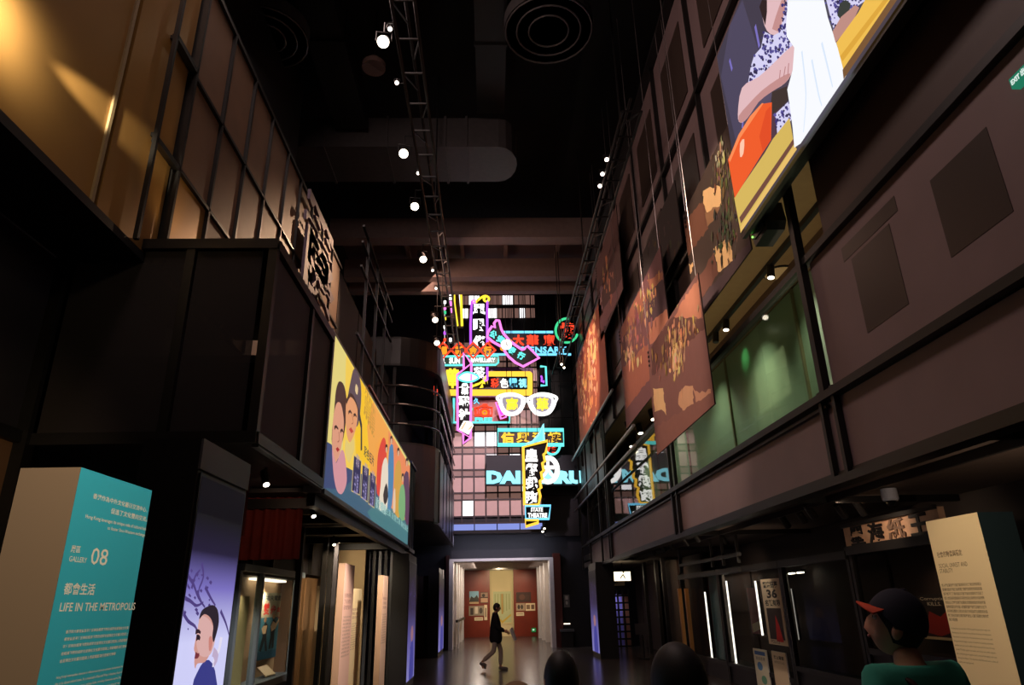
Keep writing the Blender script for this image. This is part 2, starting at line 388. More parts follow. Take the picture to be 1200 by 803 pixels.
# bench rail at left of passage, plaque and ledge on the navy wall
t = thing('handrail', 'short dark handrail on posts at the left of the passage floor', 'handrail', (-1.2, 31, 0))
p0 = PZ(537, 760, 0); p1 = PZ(541, 752, 0)
for p in (p0, p1): MB().tube([(p.x, p.y, 0), (p.x, p.y, .95)], .025, 8).build('post', WHITEP, t)
MB().bar((p0.x-.05, p0.y-.3, .97), (p1.x+.1, p1.y+.3, .97), .09, .09).build('top_rail', BLACK, t)
t = fprint('wall_plaque', 'small grey sign with pictogram on the navy wall right of the doorway', 'sign', 661, 697, 667, 712, 28.1, [('rect', .25, .6, .75, .9, (215,215,215)), ('ell', .5, .35, .2, .15, (215,215,215))], (120,122,128))
a0 = PY(664, 741, 27.8); t = thing('wall_ledge', 'dark lectern ledge with a lit strip right of the doorway', 'lectern', (a0.x, 27.8, 0))
MB().box(a0.x-.22, a0.x+.22, 27.6, 27.9, 0, .55).build('plinth', BLACK, t)
MB().box(a0.x-.26, a0.x+.26, 27.5, 27.95, .55, .63).build('top', GREYM, t)
MB().box(a0.x-.12, a0.x+.12, 27.5, 27.55, .8, .84).build('lit_strip', emit('strip_warm', (255, 235, 210), 2), t)
for i, (px, py) in enumerate(((467, 660), (621, 657))):
    pass

# ================================================================= FACADE with the neon signs
YF = 27.85
fa = thing('neon_facade', 'tall gridded tower facade of pink grey panes with some lit windows behind the neon signs', 'facade', (.2, YF, 4.6))
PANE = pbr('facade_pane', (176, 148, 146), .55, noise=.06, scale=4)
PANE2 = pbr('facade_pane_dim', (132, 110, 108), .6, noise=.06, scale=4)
add_glow(PANE, (200, 152, 142), .5); add_glow(PANE2, (200, 150, 136), .3)   # weak glow added to all panes to brighten the facade
FR = pbr('facade_frame', (58, 44, 42), .5)
LIT = emit('window_lit', (255, 250, 252), 1.6)
cols = [530.3, 541.6, 555.5, 569.4, 583.4, 597.4, 611.3, 625.3, 634.5]           # mullion positions
xs = [PY(c, 580, YF).x for c in cols]; xs[0] -= .02
rows = []; y = 605.3
zt = lambda py: PY(590, py, YF).z
z0 = zt(605.3)
per = zt(577.6)-zt(605.3)
lit = {(1, 0), (2, 3), (3, 3), (3, 2), (5, 2), (6, 1)}
z = z0; k = 0; frame = MB()
tall = .70
shared = {}
while k < 8:
    for i in range(8):
        if k >= 7 and i == 7: pass
        x0, x1 = xs[i]+.028, xs[i+1]-.028
        h = tall*per
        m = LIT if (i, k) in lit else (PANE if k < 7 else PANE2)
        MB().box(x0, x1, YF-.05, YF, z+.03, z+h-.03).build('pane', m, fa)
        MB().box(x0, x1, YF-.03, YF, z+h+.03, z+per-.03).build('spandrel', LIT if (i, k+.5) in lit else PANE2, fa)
    MB().box(xs[0], xs[8], YF-.09, YF-.01, z-.03, z+.03).build('transom', FR, fa)
    MB().box(xs[0], xs[8], YF-.09, YF-.01, z+tall*per-.03, z+tall*per+.03).build('transom', FR, fa)
    z += per; k += 1
for x in xs: MB().box(x-.03, x+.03, YF-.11, YF-.01, z0-.25, z).build('mullion', FR, fa)
# upper storeys: narrow paired panes
zl = z; up = [(zt(372.7), zt(362)), (zt(357.3), zt(347)), (zt(342), zt(331.7))]
ux_ = [529.5, 535.8, 542.2, 548.4, 549.6, 555.3, 556.2, 562, 565, 571, 571.4, 576, 576.6, 582, 583, 588, 589, 594.6, 595.4, 601, 602.5, 607.5, 609, 614.8, 616, 621, 622.5, 626.5]
LITU = {(0, 542), (0, 571), (0, 576), (0, 609), (1, 549), (1, 556), (1, 589), (1, 595)}
for r_i, (za, zb) in enumerate(up):
    for xa_, xb_ in zip(ux_[::2], ux_[1::2]):
        x0, x1 = PY(xa_, 365, YF).x, PY(xb_, 365, YF).x
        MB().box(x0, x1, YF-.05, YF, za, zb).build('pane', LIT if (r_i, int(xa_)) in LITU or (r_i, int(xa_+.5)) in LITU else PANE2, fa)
    MB().box(xs[0], xs[7]+.06, YF-.06, YF, zb+.10, zb+.18).build('transom', FR, fa)
z = up[-1][1]+.4
MB().box(xs[0]-.05, xs[7]+.1, YF-.002, YF+.1, zl, z).build('upper_board', pbr('facade_upper', (50, 42, 42), .6), fa)
MB().box(xs[0]-.05, xs[8]+.05, YF, YF+.15, z0-.3, z).build('back_board', BLACKP, fa)
# lit canopy at the foot of the facade
cz = zt(622); cz2 = zt(613)
t = thing('facade_canopy', 'projecting canopy under the facade with a pale blue lit band', 'canopy', (.2, YF, cz-.12))
MB().box(xs[0]-.1, xs[8]+.1, YF-.55, YF+.2, cz-.14, cz-.02).build('deck', BLACK, t)
for i in range(4):
    w = (xs[8]-xs[0])/4; MB().box(xs[0]+w*i+.02, xs[0]+w*(i+1)-.02, YF-.1, YF, cz+.0, cz2-.03).build('light_panel', emit('blue_band', (150, 165, 245), .85), t)
MB().box(xs[0]-.1, xs[8]+.1, YF-.16, YF-.1, cz2-.04, cz2+.02).build('rail', FR, t)
# dark board wall to the right of the facade
t = sempty('wall_far_upper', (2.7, 27.9, 4)); xr = PY(676, 500, 27.9).x
for i, zz in enumerate((4.0, 5.6, 7.2, 8.8, 10.4, 12.0)):
    struct('panel', MB().box(xs[8]+.06, 3.5, 27.8, 28.05, zz+.01, zz+1.59), pbr('night_panel', (24, 21, 24), .6), t)

# ================================================================= RIGHT WALL with gallery
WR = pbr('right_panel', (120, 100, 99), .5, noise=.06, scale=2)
WRD = pbr('right_rect_dark', (62, 50, 44), .35)
X = 3.5
wr = sempty('wall_right', (X, 14, 2.7))
# balustrade panels (fascia) and the bars over and under it
segs = [(1.2, 6.49), (6.51, 6.77), (6.79, 12.74), (12.76, 13.07), (13.09, 20.29), (20.31, 24.6)]
for a, b_ in segs: struct('fascia_panel', MB().box(X, X+.06, a, b_, 2.74, 3.48), WR, wr)
struct('bottom_rail', MB().box(X-.09, X+.1, 1.2, 25.2, 2.64, 2.72), BLACK, wr)
struct('bottom_rail', MB().box(X-.03, X+.1, 1.2, 25.2, 2.73, 2.77), BLACK, wr)
struct('top_rail', MB().box(X-.10, X+.1, 1.2, 25.2, 3.49, 3.57), BLACK, wr)
struct('top_rail', MB().box(X-.05, X+.1, 6.7, 25.2, 3.42, 3.45), BLACK, wr)
struct('high_rail', MB().box(X-.05, X+.05, 1.2, 25.2, 5.02, 5.10), BLACK, wr)
struct('high_rail', MB().box(X-.04, X+.04, 6.7, 28, 9.5, 9.58), BLACK, wr)
struct('high_rail', MB().box(X-.04, X+.04, 6.7, 28, 7.25, 7.32), BLACK, wr)
struct('high_rail', MB().box(X-.12, X+.04, 5, 28, 12.2, 12.3), BLACK, wr)
for y in (6.5, 6.78): struct('post', MB().box(X-.07, X-.01, y-.03, y+.03, 2.64, 3.6), BLACK, wr)
struct('post', MB().box(X-.08, X, 6.62, 6.72, 3.5, 7.5), BLACK, wr)
for y in (12.75, 13.08): struct('post', MB().box(X-.07, X-.01, y-.03, y+.03, 2.64, 5.05), BLACK, wr)
for y in (20.3, 20.62): struct('post', MB().box(X-.07, X-.01, y-.03, y+.03, 2.64, 7.5), BLACK, wr)
# near closed panels with darker rectangles
struct('panel', MB().box(X+.02, X+.08, 1.2, 6.6, 3.58, 5.02), WR, wr)
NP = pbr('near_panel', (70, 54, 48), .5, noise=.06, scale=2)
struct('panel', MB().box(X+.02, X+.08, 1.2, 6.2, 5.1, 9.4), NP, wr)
for q4 in (((1090, 212), (1157, 152), (1184, 240), (1118, 300)), ((998, 304), (1043, 266), (1064, 352), (1018, 390)), ((986, 292), (1049, 234), (1052, 247), (990, 304))):
    ps_ = [PX(x, y, X+.02) for x, y in q4]
    struct('dark_rect', MB().box(X+.016, X+.02, min(p.y for p in ps_), max(p.y for p in ps_), min(p.z for p in ps_), max(p.z for p in ps_)), WRD, wr)
for y0 in (2.2, 3.6, 5.0): struct('dark_rect', MB().box(X, X+.02, y0, y0+.9, 6.0, 8.2), pbr('near_rect_dark', (44, 34, 30), .35), wr)
# upper cladding
yy = [6.7, 9.1, 11.5, 13.9, 16.3, 18.7, 21.1, 23.5, 25.9, 28]
for a, b_ in zip(yy, yy[1:]):
    for z0_, z1_ in ((6.42, 7.25), (7.32, 9.5), (9.58, 12.2)):
        if a > 19 and z0_ < 6.5: z0_ = 5.1
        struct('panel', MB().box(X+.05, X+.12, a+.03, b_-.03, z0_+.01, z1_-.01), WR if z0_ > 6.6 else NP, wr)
    struct('dark_rect', MB().box(X+.03, X+.05, a+.5, b_-.5, 7.7, 9.1), WRD, wr)
    struct('dark_rect', MB().box(X+.03, X+.05, a+.5, b_-.5, 10.0, 11.6), WRD, wr)
    struct('post', MB().box(X-.03, X+.05, a-.03, a+.03, 6.4, 12.2), BLACK, wr)
for zz in (10.2, 10.8, 11.4): struct('batten', MB().box(X, X+.05, 20, 28, zz, zz+.04), BLACK, wr)
# gallery floor, ceiling, back wall
struct('floor_gallery', MB().box(3.56, 7.2, 1, 27.9, 3.0, 3.2), BLACKP)
struct('ceiling_arcade', MB().box(3.56, 7.2, 1, 27.9, 2.78, 2.95), pbr('arcade_soffit', (74, 62, 54), .7, noise=.08))
GC = pbr('gallery_ceiling', (150, 122, 80), .7, noise=.05)
struct('ceiling_gallery', MB().box(3.6, 7.2, 6.3, 27.9, 6.6, 6.65), GC)
wg = sempty('wall_gallery', (4.9, 14, 3.2))
GREEN = pbr('green_glazing', (140, 158, 132), .3, noise=.1, scale=1.2)
yv = [5.2]+[PX(x_, y_, 4.9).y for x_, y_ in ((942, 415), (858, 480), (806, 510), (772, 540))]+[20.5, 24.5, 27.8]
for i, (a, b_) in enumerate(zip(yv, yv[1:])):
    struct('glazing_panel', MB().box(4.9, 4.98, a+.02, b_-.02, 3.2, 6.26), GREEN, wg)
    struct('mullion', MB().box(4.86, 4.92, b_-.025, b_+.025, 3.2, 6.26), pbr('pale_mullion', (120, 110, 80), .5), wg)
struct('bulkhead', MB().box(4.82, 5.2, 5.2, 27.8, 6.28, 6.6), pbr('bulkhead', (110, 84, 60), .7), wg)
struct('panel', MB().box(3.7, 7.2, 5.1, 5.2, 3.2, 6.6), NP, wg)
for y in (7.2, 9.0, 11.2, 13.6, 17.0, 21.0): spot('gallery_spot', (4.0, y, 6.45), (4.75, y+.3, 3.9), 170, 85, (1, .94, .80) if y < 15 else (.96, .84, .8), .9, .03)
for y in (8.0, 11.5, 15.5): spot('gallery_uplight', (3.75, y, 3.65), (4.1, y, 6.6), 55, 120, (1, .80, .55), .9, .03)
g_ = PX(872, 420, 4.88); spot('green_lamp', (g_.x-.35, g_.y, g_.z+.15), g_, 7, 70, (.25, 1, .45), 1.)
# glass in the balustrade plane
GL = sheer('clear_glass', (226, 238, 226), 1.38, .02, True)
GLC = sheer('case_glass', (236, 238, 236), 1.06, .02, True)
wn = sempty('window_1', (X, 14, 3.57))
for a, b_ in ((6.8, 12.72), (13.1, 20.27), (20.65, 24.6)):
    struct('glass_pane', MB().box(X-.005, X+.007, a, b_, 3.58, 5.0), GL, wn)
# open steel frame at the far end of the right wall
t = thing('scaffold', 'open steel scaffold of posts and sloping rails at the far end of the right wall', 'frame', (3.3, 25, 2.7))
RAILM = pbr('rail_steel', (150, 140, 138), .3, .6)
for y in (21.8, 24.4, 26.6): MB().box(3.39, 3.45, y-.03, y+.03, 2.7, 9.2).build('post', BLACK, t)
for zz in (3.5, 5.0, 6.9, 8.4): MB().bar((3.42, 19.9, zz), (3.42, 26.6, zz), .05).build('rail', BLACK, t)
for zz in (4.8, 5.25, 6.75):
    MB().tube([(3.2, 14.8 if zz < 6 else 17, zz), (3.2, 26.6, zz)], .035, 8).build('handrail', RAILM, t)

# ---- soffit beams under the gallery and black pillar line
t = sempty('trim_1', (3.6, 14, 2.5))
for y in (5.0, 8.6, 12.9, 17.0, 21.0): struct('soffit_rail', MB().box(3.6, 6.9, y-.03, y+.03, 2.70, 2.78), BLACK, t)
struct('soffit_track', MB().box(4.2, 4.25, 3.0, 21, 2.70, 2.78), BLACK, t)
struct('wall_arcade', MB().box(5.9, 6.1, 1, 27.9, 0, 2.78), pbr('arcade_wall', (40, 32, 29), .7))

# ================================================================= RIGHT: screens, banners, arcade
def xprint(P): 
    """give a Print in an X plane a method that takes photo pixels"""
    def uv(x, y):
        p = PX(x, y, P.O.x)-P.O
        return (p.dot(P.ux)/P.ux.length_squared, p.dot(P.uy)/P.uy.length_squared)
    P.uv = uv
    P.px = lambda pts, col, sm=0: P.poly([uv(*q_) for q_ in pts], col, sm)
    P.sx = lambda pts, w, col, sm=3: P.stroke([uv(*q_) for q_ in pts], w, col, sm)
    return P
# ---- LED screen
ls = thing('led_screen', 'big bright screen at the upper right showing hands, an orange bowl and white cloth', 'screen', (3.2, 4.9, 5.83))
y0, y1, z0_, z1_ = 2.4, 7.40, 5.86, 8.68
MB().box(3.21, 3.34, y0, y1, z0_, z1_).build('housing', BLACK, ls)
MB().box(3.17, 3.22, y0, y1+.02, z0_-.06, z0_).build('bezel', BLACK, ls)
P = xprint(Print(*wall_basis(3.209, y0, y1, z0_, z1_, -1)))
P.rect(0, 0, 1, 1, (62, 56, 72))
P.px([(850,0),(870,0),(905,110),(890,180),(868,190),(845,90)], (74, 68, 92))
for s_ in ([(885,30),(890,55)], [(855,70),(858,82)], [(872,130),(870,150)]): P.sx(s_, .05, (120, 110, 190), 0)
SK, SK2 = (226, 186, 190), (196, 142, 140)
P.px([(897,0),(893,12),(896,30),(903,40),(913,39),(920,20),(924,0)], SK, 2)
P.px([(893,0),(890,8),(893,18),(897,30),(899,14),(899,0)], (40, 26, 28))
P.px([(905,34),(914,38),(916,26),(924,0),(916,0),(909,20)], SK2)
shirt = [(896,37),(892,56),(884,65),(880,78),(876,103),(889,99),(905,84),(920,69),(934,44),(932,0),(922,0),(915,37),(906,42)]
shirt2 = [(913,134),(931,117),(934,138),(921,157),(916,160)]
shirt3 = [(975,0),(984,36),(995,24),(1008,10),(1023,0)]
rnd = random.Random(3)
for sh in (shirt, shirt2, shirt3):
    P.px(sh, (214, 210, 244))
    bx = (min(p[0] for p in sh), max(p[0] for p in sh), min(p[1] for p in sh), max(p[1] for p in sh))
    for i in range(int((bx[1]-bx[0])*(bx[3]-bx[2])/14)):
        c = (rnd.uniform(*bx[:2]), rnd.uniform(*bx[2:]))
        if inside(c, sh):
            r_ = rnd.uniform(.7, 1.9); a = rnd.uniform(0, 3.1)
            P.px([(c[0]+r_*math.cos(a+k)*(1.2 if k % 2 else .6), c[1]+r_*1.4*math.sin(a+k)) for k in (0, 1.2, 2.4, 3.6, 4.9)], rnd.choice([(58, 50, 112), (84, 78, 150), (50, 44, 80)]))
P.px([(993,4),(990,18),(995,24),(1004,18),(1006,4),(1000,0)], (52, 58, 54))
P.px([(876,103),(871,134),(874,144),(883,138),(896,119.5),(911,108),(928,97),(937,82),(939,62),(948,47),(933,56),(915,73),(896,90)], SK, 3)
P.px([(872,136),(874,144),(883,138),(896,119.5),(911,108),(928,97),(934,86),(920,92),(900,106),(884,122)], SK2, 2)
for s_ in ([(928,78),(926,90)], [(932,74),(931,88)], [(922,82),(921,92)]): P.sx(s_, .02, (180, 120, 122), 0)
P.px([(912,108),(930,101),(932,116),(928,121),(913,134),(911,122)], (60, 48, 44))
P.px([(933,138),(939.5,175),(875,275),(866,233),(903.5,179),(913,163)], (214, 182, 92))
P.px([(938,162),(939,168),(875,262),(873,255)], (112, 72, 60))
P.px([(939,170),(945,190),(877,290),(874.5,266)], (232, 190, 106))
P.px([(899,122),(912,120),(911,164),(901,179),(867.5,232),(859,188),(872,160),(886.6,137)], (240, 92, 40))
P.px([(900,121),(902,121),(874,162),(862,190),(860,187),(872,158),(886,136)], (252, 140, 84))
P.px([(905,130),(911,124),(911,164),(901,178),(897,160)], (226, 76, 34))
P.px([(874,168),(879,163),(878,180),(874,184)], (255, 200, 170), 2)
P.px([(931.5,0),(929,30),(930,43),(939,56),(937,82),(930.6,105),(934,128),(937,150),(939,173),(950,185),(1003,96),(989,50),(979,20),(974.5,0)], (248, 250, 255))
for s_ in ([(948,60),(953,110),(950,155)], [(960,70),(968,110),(972,124)], [(972,50),(981,86),(985,102)]): P.sx(s_, .03, (218, 232, 250))
P.px([(985,37),(988.5,50),(1008,28),(1017,9),(1012,6),(995,20)], (190, 140, 130))
P.px([(1060,0),(1024,0),(1015.6,15),(989.5,50),(998,82),(1054,0)], (240, 190, 80))
P.px([(1046,0),(994,66),(997,72),(1052,0)], (222, 166, 58))
P.px([(1075,0),(1054,0),(997,82),(1000,100)], (120, 84, 50))
P.build('picture', SCREEN, ls)
# ---- speaker under it
t = thing('loudspeaker', 'black wall loudspeaker below the near corner of the big screen', 'speaker', PX(896, 275, 3.45))
c = PX(898, 264, 3.42)
MB().prism([(c.x-.1, c.y-.28, c.z-.1), (c.x-.1, c.y-.20, c.z-.18), (c.x-.1, c.y+.18, c.z-.20), (c.x-.1, c.y+.24, c.z+.02), (c.x-.1, c.y+.12, c.z+.17), (c.x-.1, c.y-.24, c.z+.17)], (.22, 0, 0)).build('cabinet', BLACK, t)
MB().box(c.x-.115, c.x-.1, c.y-.18, c.y+.14, c.z-.12, c.z+.12).build('grille', FIX, t)
MB().ell((c.x-.12, c.y+.17, c.z-.07), .012, .012, .012, 8, 5).build('status_light', emit('led_green', (120, 255, 90), 4), t)
MB().bar((c.x+.1, c.y, c.z), (3.52, c.y, c.z+.1), .06).build('bracket', BLACK, t)

# ---- hanging banners
BAN = attr_mat('banner_print', rough=.75, noise=.18)
def banner(label, X, q4, base, blobs, edge=.02, patches=(), seed=1, side=None):
    ps_ = [PX(x, y, X) for x, y in q4]
    ya, yb = min(p.y for p in ps_), max(p.y for p in ps_); za = sum(sorted(p.z for p in ps_)[:2])/2; zb = sum(sorted(p.z for p in ps_)[-2:])/2
    t = thing('hanging_banner', label, 'banner', (X, (ya+yb)/2, za), 'photo banners hung along the right wall')
    MB().box(X+.002, X+edge, ya, yb, za, zb).build('panel', pbr('banner_edge', (40, 28, 26), .7), t)
    P = xprint(Print(*wall_basis(X+.001, ya, yb, za, zb, -1), lift=.00007)); P.rect(0, 0, 1, 1, base)
    r_ = random.Random(seed)
    def ragged(pts):
        out = []
        for a_, b2 in zip(pts, pts[1:]+pts[:1]):
            n_ = max(1, int(math.hypot(b2[0]-a_[0], b2[1]-a_[1])/3.2))
            out += [(a_[0]+(b2[0]-a_[0])*i/n_+(r_.uniform(-.7, .7) if i else 0), a_[1]+(b2[1]-a_[1])*i/n_+(r_.uniform(-1.9, 1.9) if i else 0)) for i in range(n_)]
        return out
    for kind, col, pts in patches: P.px(ragged(pts), col, 0)
    for (cx, cy, rx, ry, n, col) in blobs:            # ragged streaks: weathered photograph
        for i in range(int(n*2.4)):
            x = cx+r_.gauss(0, rx); y = cy+r_.gauss(0, ry); w = r_.uniform(.25, 1.1); h = r_.uniform(2, 9)
            jj = [r_.uniform(-.7, .7) for _ in range(6)]
            P.px([(x-w+jj[0], y-h*.6), (x+w*.2, y-h+jj[1]), (x+w+jj[2], y-h*.4), (x+w*.7+jj[3], y+h*.5), (x+jj[4], y+h), (x-w*.8+jj[5], y+h*.3)], tuple(min(255, max(0, v+r_.randint(-22, 22))) for v in col))
    P.build('print', BAN, t)
    for yy_ in (ya+.12, yb-.12):
        MB().tube([(X+.01, yy_, zb), (X+.01, yy_, 14.6 if X < 3.34 else 12.2)], .006, 5).build('cable', RAILM, t)
    m = MB()
    for k_ in range(4): m.ell((X-.0, yb-.1, zb-.02-.09*k_), .025, .035, .03, 6, 4)
    m.build('clamp', FIX, t)
    return t
CREAM = (244, 200, 142)
banner('nearest hanging banner, brown with cream weathered patches, lowest in the right row', 3.1, ((818,325),(761,405),(770,534),(835,475)), (136, 90, 82),
       [(795,400,6,18,26,(206,158,108)), (792,420,3.5,14,16,CREAM), (813,385,3,10,6,(200,150,100)), (785,420,10,10,14,(160,112,80))], seed=2,
       patches=[('p', (198,128,98), [(800,352),(818,327),(822,372),(800,372),(790,372)]), ('p', (104,62,54), [(763,404),(789,371),(824,373),(826,385),(764,440)]),
                ('p', CREAM, [(789,405),(798,398),(797,433),(789,435)]), ('p', CREAM, [(765,455),(777,455),(781,487),(775,480),(767,483)]), ('p', (208,152,120), [(812,454),(820,461),(833,456),(834,470),(818,486),(815,466)]),
                ('p', (220,168,128), [(796,460),(803,452),(812,452),(813,482),(803,486),(795,474)]), ('p', (146,96,84), [(769,500),(835,460),(835,475),(770,534)])])
banner('second hanging banner, mauve rocky print, half hidden behind the nearest one', 3.22, ((775,303),(727,372),(734,500),(786,440)), (128, 82, 82),
       [(742,395,6,14,16,(200,140,100)), (760,350,6,14,14,(226,176,110)), (752,368,12,12,14,(150,100,90)), (740,420,4,8,8,CREAM)], seed=5,
       patches=[('p', (190,120,88), [(758,328),(776,318),(777,330),(762,340)]), ('p', (180,112,88), [(728,366),(755,338),(758,352),(729,396)]), ('p', (84,56,62), [(757,345),(783,322),(785,366),(760,380)]),
                ('p', (196,126,96), [(760,378),(782,362),(784,388),(762,404)]), ('p', (176,106,82), [(730,430),(760,402),(764,440),(734,480)])])
banner('dark hanging banner with cream stone blocks and moss, beside the big screen', 3.4, ((850,155),(880,290),(825,370),(800,250)), (64, 44, 34),
       [(858,240,9,24,40,(84,74,46)), (848,200,6,16,22,(110,88,60)), (850,275,8,20,22,(58,56,36)), (845,180,3,10,6,(196,176,140))], seed=9,
       patches=[('p', (120,72,50), [(801,262),(826,232),(830,268),(806,300)]), ('p', (238,190,132), [(824,224),(832,219),(844,219),(846,240),(828,249),(824,238)]), ('p', (150,106,72), [(826,249),(846,240),(838,256),(829,266)]),
                ('p', (236,188,130), [(836,292),(855,278),(859,306),(842,319)]), ('p', (236,190,132), [(792,320),(812,307),(811,318),(795,344)]), ('p', (112,66,50), [(818,326),(836,296),(842,320),(826,345),(820,350)]), ('p', (72,50,54), [(820,352),(880,280),(880,292),(824,371)])])
banner('farthest low banner, orange print with pale streaks', 3.3, ((706,362),(674,414),(684,515),(708,475)), (188, 104, 76),
       [(690,440,5,30,46,(255,190,130)), (694,410,4,22,16,(255,214,160)), (684,450,3,20,12,(160,84,64))], seed=11)
banner('farthest high banner, dim brown print with a pale slanting band', 3.3, ((723,255),(698,300),(704,400),(730,340)), (98, 66, 62),
       [(712,330,4,12,7,(220,150,96)), (704,352,2,8,4,(190,150,150))], seed=13, patches=[('p', (150,104,104), [(703,372),(729,325),(730,340),(704,392)])])
banner('upper middle banner added over the dark wall, almost black, between the rocky ones', 3.35, ((792,225),(750,290),(757,350),(800,300)), (44, 32, 28), [(775,290,8,14,10,(70,50,40))], seed=17)  # added dark sheet where the wall itself is dark

# ---- gallery ceiling fittings
def tracklight(name, label, p, d, group, lamp=0, r=.05, L=.2, on=True, rz=None):
    t = thing(name, label, 'light', p, group); p = Vector(p); d = Vector(d).normalized()
    MB().cyl(p, p+Vector((0, 0, -.08)), .015, n=6).build('stem', FIX, t)
    a = p+Vector((0, 0, -.1))-d*L*.5; b_ = a+d*L
    MB().cyl(a, b_, r, n=12).build('housing', FIX, t)
    if on: MB().cyl(b_-d*.002, b_+d*.006, r*.82, n=12).build('lens', LENS, t)
    return t
for i, (x, y, on) in enumerate(((902, 312, 1), (850, 375, 1), (838, 390, 0))):
    tracklight('track_light', ('lit gallery ceiling spotlight next to the round ceiling speaker', 'lit gallery ceiling spotlight in the middle of the track', 'unlit gallery ceiling spotlight last on the track')[i], PZ(x, y, 6.52), (-.15, -.1, -1), 'gallery track lights', on=on, r=.06, L=.22)
c = PZ(913, 320, 6.585); t = thing('ceiling_speaker', 'round cream ceiling speaker in the gallery ceiling', 'speaker', c)
MB().lathe([(.26, 0), (.26, .02)], (c.x, c.y, 6.58), n=24).build('rim', BLACK, t)
MB().lathe([(.23, 0), (.23, .02)], (c.x, c.y, 6.572), n=24).build('grille', pbr('speaker_cream', (244, 214, 160), .8), t)
p = PZ(942, 262, 6.56); t = thing('lighting_track', 'black lighting track along the gallery ceiling', 'track', (p.x, 10, 6.52))
MB().box(p.x-.04, p.x+.04, 6.5, 13, 6.52, 6.6).build('rail', BLACK, t)
for i, (x, y) in enumerate(((736, 496), (749, 499), (739, 515), (764, 482))):
    tracklight('track_light', ('black projector on the clamp left of the far gallery spots', 'far gallery spotlight on the right of the clamp', 'far gallery spotlight lowest above the white cabinet', 'far gallery spotlight just under the nearest banner')[i], PZ(x, y, 6.5), (.1, -.3, -1), 'far gallery spots', on=i > 0, r=.09, L=.3)
a = PX(722, 517, 4.6); b_ = PX(748, 530, 4.6)
t = thing('air_unit', 'white box unit hanging in the far gallery', 'air conditioner', (4.6, (a.y+b_.y)/2, b_.z))
MB().box(4.6, 5.2, min(a.y, b_.y), max(a.y, b_.y), b_.z, a.z).build('case', pbr('unit_white', (200, 185, 170), .6), t)
MB().box(4.57, 4.6, min(a.y, b_.y)+.1, max(a.y, b_.y)-.1, b_.z+.1, a.z-.15).build('vent', BLACK, t)

# ---- arcade under the gallery: track lights, dome camera
for i, (x, y) in enumerate(((757, 640), (770, 636), (785, 633), (802, 628), (815, 622), (848, 627), (918, 603), (937, 596), (948, 590), (984, 590), (1006, 586))):
    p = PZ(x, y, 2.78); p.x = max(p.x, 3.75)
    tracklight('track_light', ('first', 'second', 'third', 'fourth', 'fifth', 'sixth', 'seventh', 'eighth', 'ninth', 'tenth', 'eleventh')[i] + ' unlit black cylinder light from the far end under the gallery', p, (.6, .35, -.75), 'arcade track lights', on=False, r=.05, L=.22)
c = PZ(1041, 574, 2.76); t = thing('dome_camera', 'white dome security camera under the gallery edge', 'camera', (c.x, c.y, 2.6))
MB().lathe([(.085, .17), (.09, .10), (.09, .05), (.075, .03), (.07, .03)], (c.x, c.y, 2.6), n=20).build('housing', pbr('camera_white', (190, 190, 195), .5), t)
MB().ell((c.x, c.y, 2.62), .055, .055, .05, 16, 8).build('dome', pbr('dome_black', (14, 14, 16), .1), t)
# ---- old shop sign with brush lettering
XS = 5.0
def xq(q4, X):
    ps_ = [PX(x, y, X) for x, y in q4]; zs = sorted(p.z for p in ps_)
    return min(p.y for p in ps_), max(p.y for p in ps_), (zs[0]+zs[1])/2, (zs[2]+zs[3])/2
a, b_, za, zb = xq(((992, 617), (1097, 593), (1097, 633), (992, 641)), XS)
t = thing('shop_signboard', 'old pale pink shop signboard with black brush lettering under the gallery', 'sign', (XS, (a+b_)/2, za))
MB().box(XS, XS+.08, a, b_, za, zb).build('board', pbr('sign_cream', (196, 158, 128), .6, noise=.15), t)
m = MB().bar((XS-.02, a, zb), (XS-.02, b_, zb), .05).bar((XS-.02, a, za), (XS-.02, b_, za), .05); m.build('moulding', BLACK, t)
O, ux, uy = wall_basis(XS-.002, a, b_, za, zb, -1)
for i, ch in enumerate('墨海紙王'):
    MB().text(ch, O+ux*(.08+.22*i)+uy*.1, ux*.17, uy*.8, .015, .03).build('character', pbr('ink_black', (16, 13, 12), .5) if i != 2 else pbr('ink_faded', (120, 96, 80), .5), t)
spot('sign_lamp', (4.3, (a+b_)/2-.2, 2.7), (5, (a+b_)/2, 2.3), 34, 110, (1, .72, .5), .8, .03)
spot('dome_fill', (3.9, 6.7, 2.5), (4.6, 7.85, 2.62), 3, 40, (1, .84, .76), .8, .03)  # unseen fill added to brighten the dome camera
spot('soffit_fill', (4.4, 5.4, 1.7), (4.4, 6.4, 2.78), 24, 130, (1, .72, .52), .9, .04)  # unseen upward fills added to brighten the arcade soffit
spot('soffit_fill', (4.0, 12.5, 1.7), (4.3, 13.0, 2.78), 20, 130, (1, .72, .52), .9, .04)
spot('soffit_fill', (3.95, 23.4, 2.2), (4.1, 23.2, 2.78), 16, 150, (1, .72, .40), .9, .04)  # added fill for the exit sign's warm glow on the soffit
